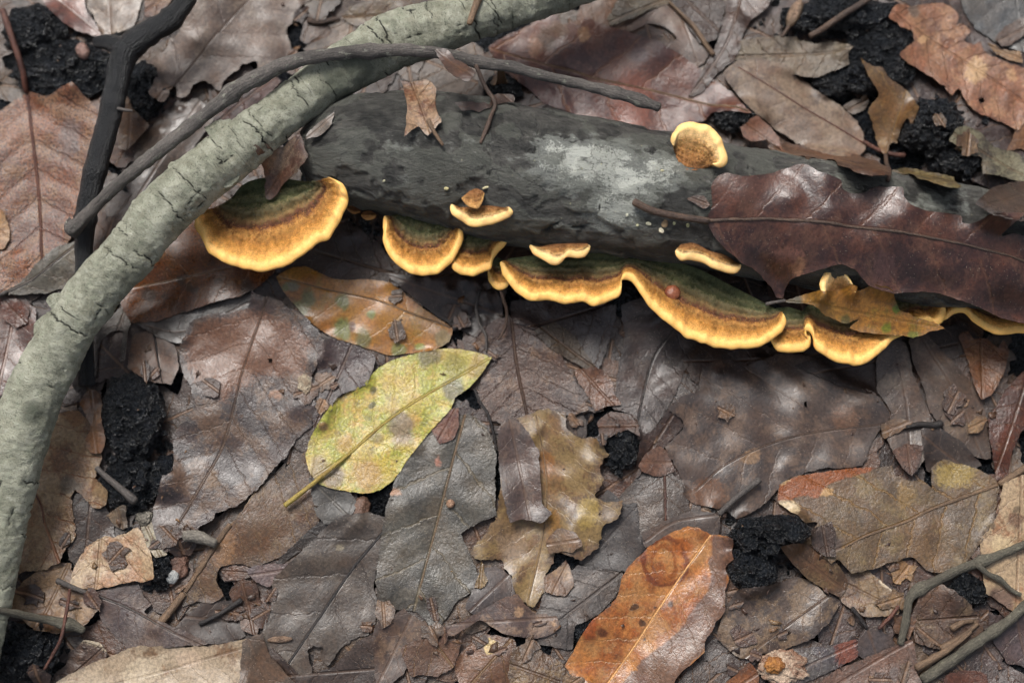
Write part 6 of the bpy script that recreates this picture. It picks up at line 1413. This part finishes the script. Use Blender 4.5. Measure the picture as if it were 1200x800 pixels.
for k, (fx_, fy_) in enumerate(spots):
    if k >= 110 and k % 2: continue
    p = at([fx_], [fy_], [45])[0]; zc = float(hsample(p[0], p[1]))
    if zc > 95 or zc - float(hsample(p[0], p[1], H_LITTER)) > 5: continue
    p = at([fx_], [fy_], [zc])[0]
    r = rnd.uniform(1.2, 3.2) if k < 110 else rnd.uniform(2.5, 9.5)
    n_ = rnd.randint(5, 8); an = np.sort(R.uniform(0, 6.28, n_)); rr_ = r * R.uniform(.5, 1.1, n_)
    ex = rnd.uniform(.4, 1); ro = rnd.uniform(0, 6.28)
    lx, ly = rr_ * np.cos(an), rr_ * np.sin(an) * ex
    x_ = lx * math.cos(ro) - ly * math.sin(ro); y_ = lx * math.sin(ro) + ly * math.cos(ro)
    tx, ty = rnd.gauss(0, .22), rnd.gauss(0, .22)
    z_ = tx * x_ + ty * y_ + R.normal(0, r * .12, n_); base_ = max(0.8, -z_.min() * .6)
    ring = np.stack([x_, y_, z_], 1); ring = np.vstack([ring, ring.mean(0) + [0, 0, r * rnd.uniform(-.12, .08)]])
    W = np.vstack([ring, ring - [0, 0, .7]]) + np.array([p[0], p[1], zc + base_])
    m_ = n_ + 1
    F = [(a_, (a_ + 1) % n_, n_) for a_ in range(n_)] + [((a_ + 1) % n_ + m_, a_ + m_, n_ + m_) for a_ in range(n_)]
    for a_ in range(n_):
        b_ = (a_ + 1) % n_; F += [(b_, a_, a_ + m_), (b_, a_ + m_, b_ + m_)]
    cV.append(W); cF.append(np.array(F) + co); co += len(W)
    lu = np.column_stack([W[:, :2] / 100 + k * 1.3, np.full(len(W), .2)]); lu[:, 1] += .3
    cL.append(lu); cT.append(np.tile(np.r_[np.array(leafcol(rnd.choice(tints))) * rnd.uniform(.7, 1.3), 1], (len(W), 1)))
for k, (fx_, fy_) in enumerate(spots[110:]):
    if k % 4: continue
    p = at([fx_ + rnd.gauss(0, 12)], [fy_ + rnd.gauss(0, 10)], [45])[0]; zc = float(hsample(p[0], p[1]))
    if zc > 80 or zc - float(hsample(p[0], p[1], H_LITTER)) > 5: continue
    n_ = rnd.randint(9, 15); r = rnd.uniform(7, 19); an = np.linspace(0, 6.28, n_, endpoint=False) + R.normal(0, .12, n_)
    rr_ = r * R.uniform(.55, 1.15, n_); ex = rnd.uniform(.45, 1); ro = rnd.uniform(0, 6.28)
    lx, ly = rr_ * np.cos(an), rr_ * np.sin(an) * ex
    q = np.stack([p[0] + lx * math.cos(ro) - ly * math.sin(ro), p[1] + lx * math.sin(ro) + ly * math.cos(ro)], 1)
    q = refine(q, .8, .2, 3.0, k)
    ax2 = np.array([math.cos(ro), math.sin(ro)]) * r
    g = leaf_geom(q, np.array([p[:2] - ax2, p[:2] + ax2]), dict(und=5, ul=18.0, curl=rnd.uniform(-3, 5), cl=6.0, rest=80, stiff=.8, quilt=.3), sp=4.0, seed=3000 + k)
    if g is None: continue
    W, F, lu, _ = g
    cV.append(W); cF.append(F + co); co += len(W); lu = lu.copy(); lu[:, 0] += k * 2.1 + 50
    cL.append(lu); cT.append(np.tile(np.r_[np.array(leafcol(rnd.choice(tints))) * rnd.uniform(.6, 1.5), 1], (len(W), 1)))
cV = np.vstack(cV)
tag(mesh_obj('leaf_crumbs', cV, np.vstack(cF), M_LITTER, origin=(0, 0, 0), attrs=dict(luv=np.vstack(cL), stain=np.zeros((len(cV), 4)), tint=np.vstack(cT)), smooth=False), 'tiny brown leaf crumbs strewn over the litter', 'leaf crumbs', kind='stuff')

# ------------------------------------------------------------------ remaining twigs and small finds
ft = thing('forked_twig', at([1102], [678], [40])[0], 'grey lichen-dotted forked twig at the lower right edge', 'twig')
stick(None, [(1216, 632), (1200, 638), (1176, 648), (1153, 657), (1129, 665), (1102, 678), (1075, 692), (1065, 704), (1062, 726), (1055, 754)], [4.5, 4.6, 5, 6, 5.4, 5.2, 6, 5.2, 4.6, 4.2], M_LICH, 'stem', parent=ft, rough=.3, knots=((.32, .3, 7), (.68, .35, 7), (.5, .15, 5)), stiff=18)
stick(None, [(1146, 662), (1157, 672), (1172, 679), (1184, 690), (1196, 697)], [3.6, 3.2, 3, 2.8, 2.4], M_LICH, 'side_branch', parent=ft, rough=.3, knots=((.5, .3, 5),))
stick('grey-brown twig coming in from the right edge at the bottom', [(1218, 700), (1200, 710), (1180, 729), (1150, 749), (1116, 773), (1082, 796)], [6, 6, 6.2, 6.4, 6, 6.4], M_LICH, rough=.3, knots=((.4, .2, 6), (.8, .2, 8)), stiff=18)
sh_ = thing('wood_shred', at([1110], [760], [40])[0], 'splintered tan wood shred beside the bottom right twig', 'splinter')
for pts_ in [[(1140, 727), (1128, 729), (1116, 736)], [(1146, 731), (1128, 745), (1104, 760)], [(1138, 740), (1118, 756), (1096, 770), (1074, 782)]]:
    stick(None, pts_, [2, 3, 4.5][:len(pts_)] + [4.5] * (len(pts_) - 3), M_TANST, 'fibre', parent=sh_, sides=8, rough=.3)
stick('flat dark twig at the left edge near the bottom', [(-10, 712), (0, 714), (34, 721), (67, 729), (84, 732), (98, 738)], [3.8, 4.2, 4.4, 5, 6.5, 4], M_LICH, rough=.35, knots=((.8, .3, 8),))
stick('short grey-brown twig pointing at the black clod, lower left', [(113, 548), (124, 558), (135, 567), (148, 578), (158, 587)], [3.2, 3.6, 4, 4.6, 5.4], M_GRST, rough=.1)
stick('thin black twig across the scrap leaves at lower left', [(234, 731), (256, 720), (283, 703)], [2.6, 2.8, 3.4], M_DKST, sides=8)
stick('thin red-brown rootlet at the bottom left', [(82, 690), (78, 716), (72, 746), (62, 766), (52, 784)], [1.8, 2, 2.2, 2, 1.6], M_REDST, sides=7)
stick('brown twig slanting in the black soil at the top right', [(1020, -2), (1002, 9), (984, 20), (966, 32), (950, 41)], [3.8, 4, 4.2, 4, 3.6], M_BRST, rough=.1)
stick('thin brown twig crossing the eaten leaf above the red leaf', [(784, 2), (796, 14), (812, 30), (828, 54), (836, 64)], [1.8, 2, 3, 3.2, 3], M_TANST, sides=8)
stick('thin brown rootlet hanging below the small bracket, centre', [(586, 338), (590, 352), (594, 366), (592, 384), (584, 398)], [1.8, 2.2, 2, 1.8, 1.4], M_BRST, sides=7)
stick('thin grey rootlet looping down beside the yellow leaf tip', [(562, 340), (558, 362), (562, 380), (569, 392), (570, 412)], [1.6, 2, 2, 1.8, 1.4], M_GRST, sides=7)
stick('dark rootlet right of the yellow leaf tip', [(556, 456), (562, 470), (572, 486), (578, 506), (582, 528)], [1.6, 1.8, 2, 1.8, 1.6], M_DKST, sides=7)
stick('short dark twig end on the right grey-brown blade', [(1062, 500), (1078, 497), (1096, 498), (1103, 495)], [2.4, 3.4, 3.8, 4.6], M_DKST, sides=9)
stick('brown stalk poking up between leaf scraps at bottom right', [(1030, 736), (1042, 724), (1053, 710)], [2.2, 2.4, 2], M_REDST, sides=8)
lump(421, 598, 11, 17, 9, plain_mat('brown_knob', lin('5f4638'), lin('46332a'), .45, 3, .45, .3), 'leaf_gall', 'smooth brown finger-like knob below the yellow-green leaf', 'gall', sub=4, amp=.4, freq=1.4, seed=2, sink=.35, rot=-.3)
lump(528, 590, 5, 5.5, 4.5, plain_mat('small_gall', lin('9a7a62'), lin('7a5c4a'), .5, 5), 'leaf_gall', 'tiny round brown gall on the blue-grey leaf', 'gall', sub=3, amp=.12, seed=8, sink=.15)
lump(357, 449, 8, 11, 1.6, plain_mat('pale_disc', lin('a89b86'), lin('85735f'), .7, 9), 'pale_chip', 'small oval cream chip on the large purple-brown leaf', 'chip', sub=4, amp=.5, freq=2.2, seed=9, sink=.2)
lump(328, 749, 15, 4, 3, plain_mat('seed_coat', lin('7a6350'), lin('5d4a3c'), .55, 5), 'seed', 'narrow pale brown seed at the left of the charcoal-grey leaf', 'seed', sub=3, amp=.10, seed=10, sink=.2, rot=.06)
lump(170, 607, 10, 10, 8, plain_mat('chalky', lin('a39c8e'), lin('6f695f'), .8, 5, .3, .7), 'white_fruit_body', 'small chalky white round fungus below the black clod', 'fungus', sub=4, amp=.3, freq=2.2, seed=11, sink=.2)
stick('pale grey woody stub beside the purple leaf tip', [(216, 627), (230, 628), (252, 636)], [6.5, 7, 5.5], woody_mat('pale_stub', lin('7d776c'), lin('5a554f'), .7), 'wood_stub', 'stub', rough=.3)
lump(204, 664, 15, 24, 7, plain_mat('pink_scale', lin('6a4f42'), lin('4d382f'), .45, 3), 'bud_scale', 'pinkish-brown bud scale with a white spot, lower left', 'bud scale', sub=4, amp=.4, freq=1.5, seed=12, sink=.35, rot=-.45)
lump(201, 676, 8, 8, 4, plain_mat('white_spot', lin('d6d6d2'), lin('aeb0ae'), .8, 8, .3, .7), 'white_crust', 'white crusty spot on the pinkish bud scale', 'crust', sub=3, amp=.35, freq=2.5, seed=13, sink=.2)
shell = thing('nut_shell', at([916], [780], [45])[0], 'broken nut shell with pale ragged rim and orange inside, bottom right', 'nut shell')
lump(917, 781, 28, 19, 8, plain_mat('shell_outer', lin('b09a85'), lin('7d5c48'), .6, 5, .4, .5), 'shell', parent=shell, sub=5, amp=.5, freq=2.4, seed=14, sink=.3)
lump(908, 779, 11, 9, 6, plain_mat('shell_inside', lin('a06c34'), lin('7d4f26'), .5, 4), 'kernel', parent=shell, sub=4, amp=.5, freq=2.2, seed=15, sink=.55)
pod = thing('bud_pod', at([926], [22], [30])[0], 'slender brown bud on a short stalk at the top right', 'bud')
lump(931, 16, 8, 19, 7, plain_mat('pod', lin('8a705c'), lin('62503f'), .5, 4), 'bud', parent=pod, sub=4, amp=.15, freq=1.2, seed=16, sink=.2, rot=-.45)
stick(None, [(925, 30), (921, 36), (917, 42)], [2.6, 2.2, 2], M_BRST, 'stalk', parent=pod, sides=8)
lump(97, 60, 8, 11, 7, plain_mat('acorn_bit', lin('7d6258'), lin('4c3a35'), .35, 3), 'seed', 'small glossy brown seed on the mossy soil at upper left', 'seed', sub=4, amp=.12, seed=17, sink=.3, rot=.4)
lump(1178, 246, 9, 7, 6, plain_mat('grey_gall', lin('7d716a'), lin('5d5450'), .45, 5), 'leaf_gall', 'round grey gall on the rounded leaf at the right edge', 'gall', sub=3, amp=.15, seed=18, sink=.3)
print('leaves', LEAF_N[0], 'H max', H.max(), 'verts', sum(len(o.data.vertices) for o in bpy.data.objects if o.type == 'MESH'))
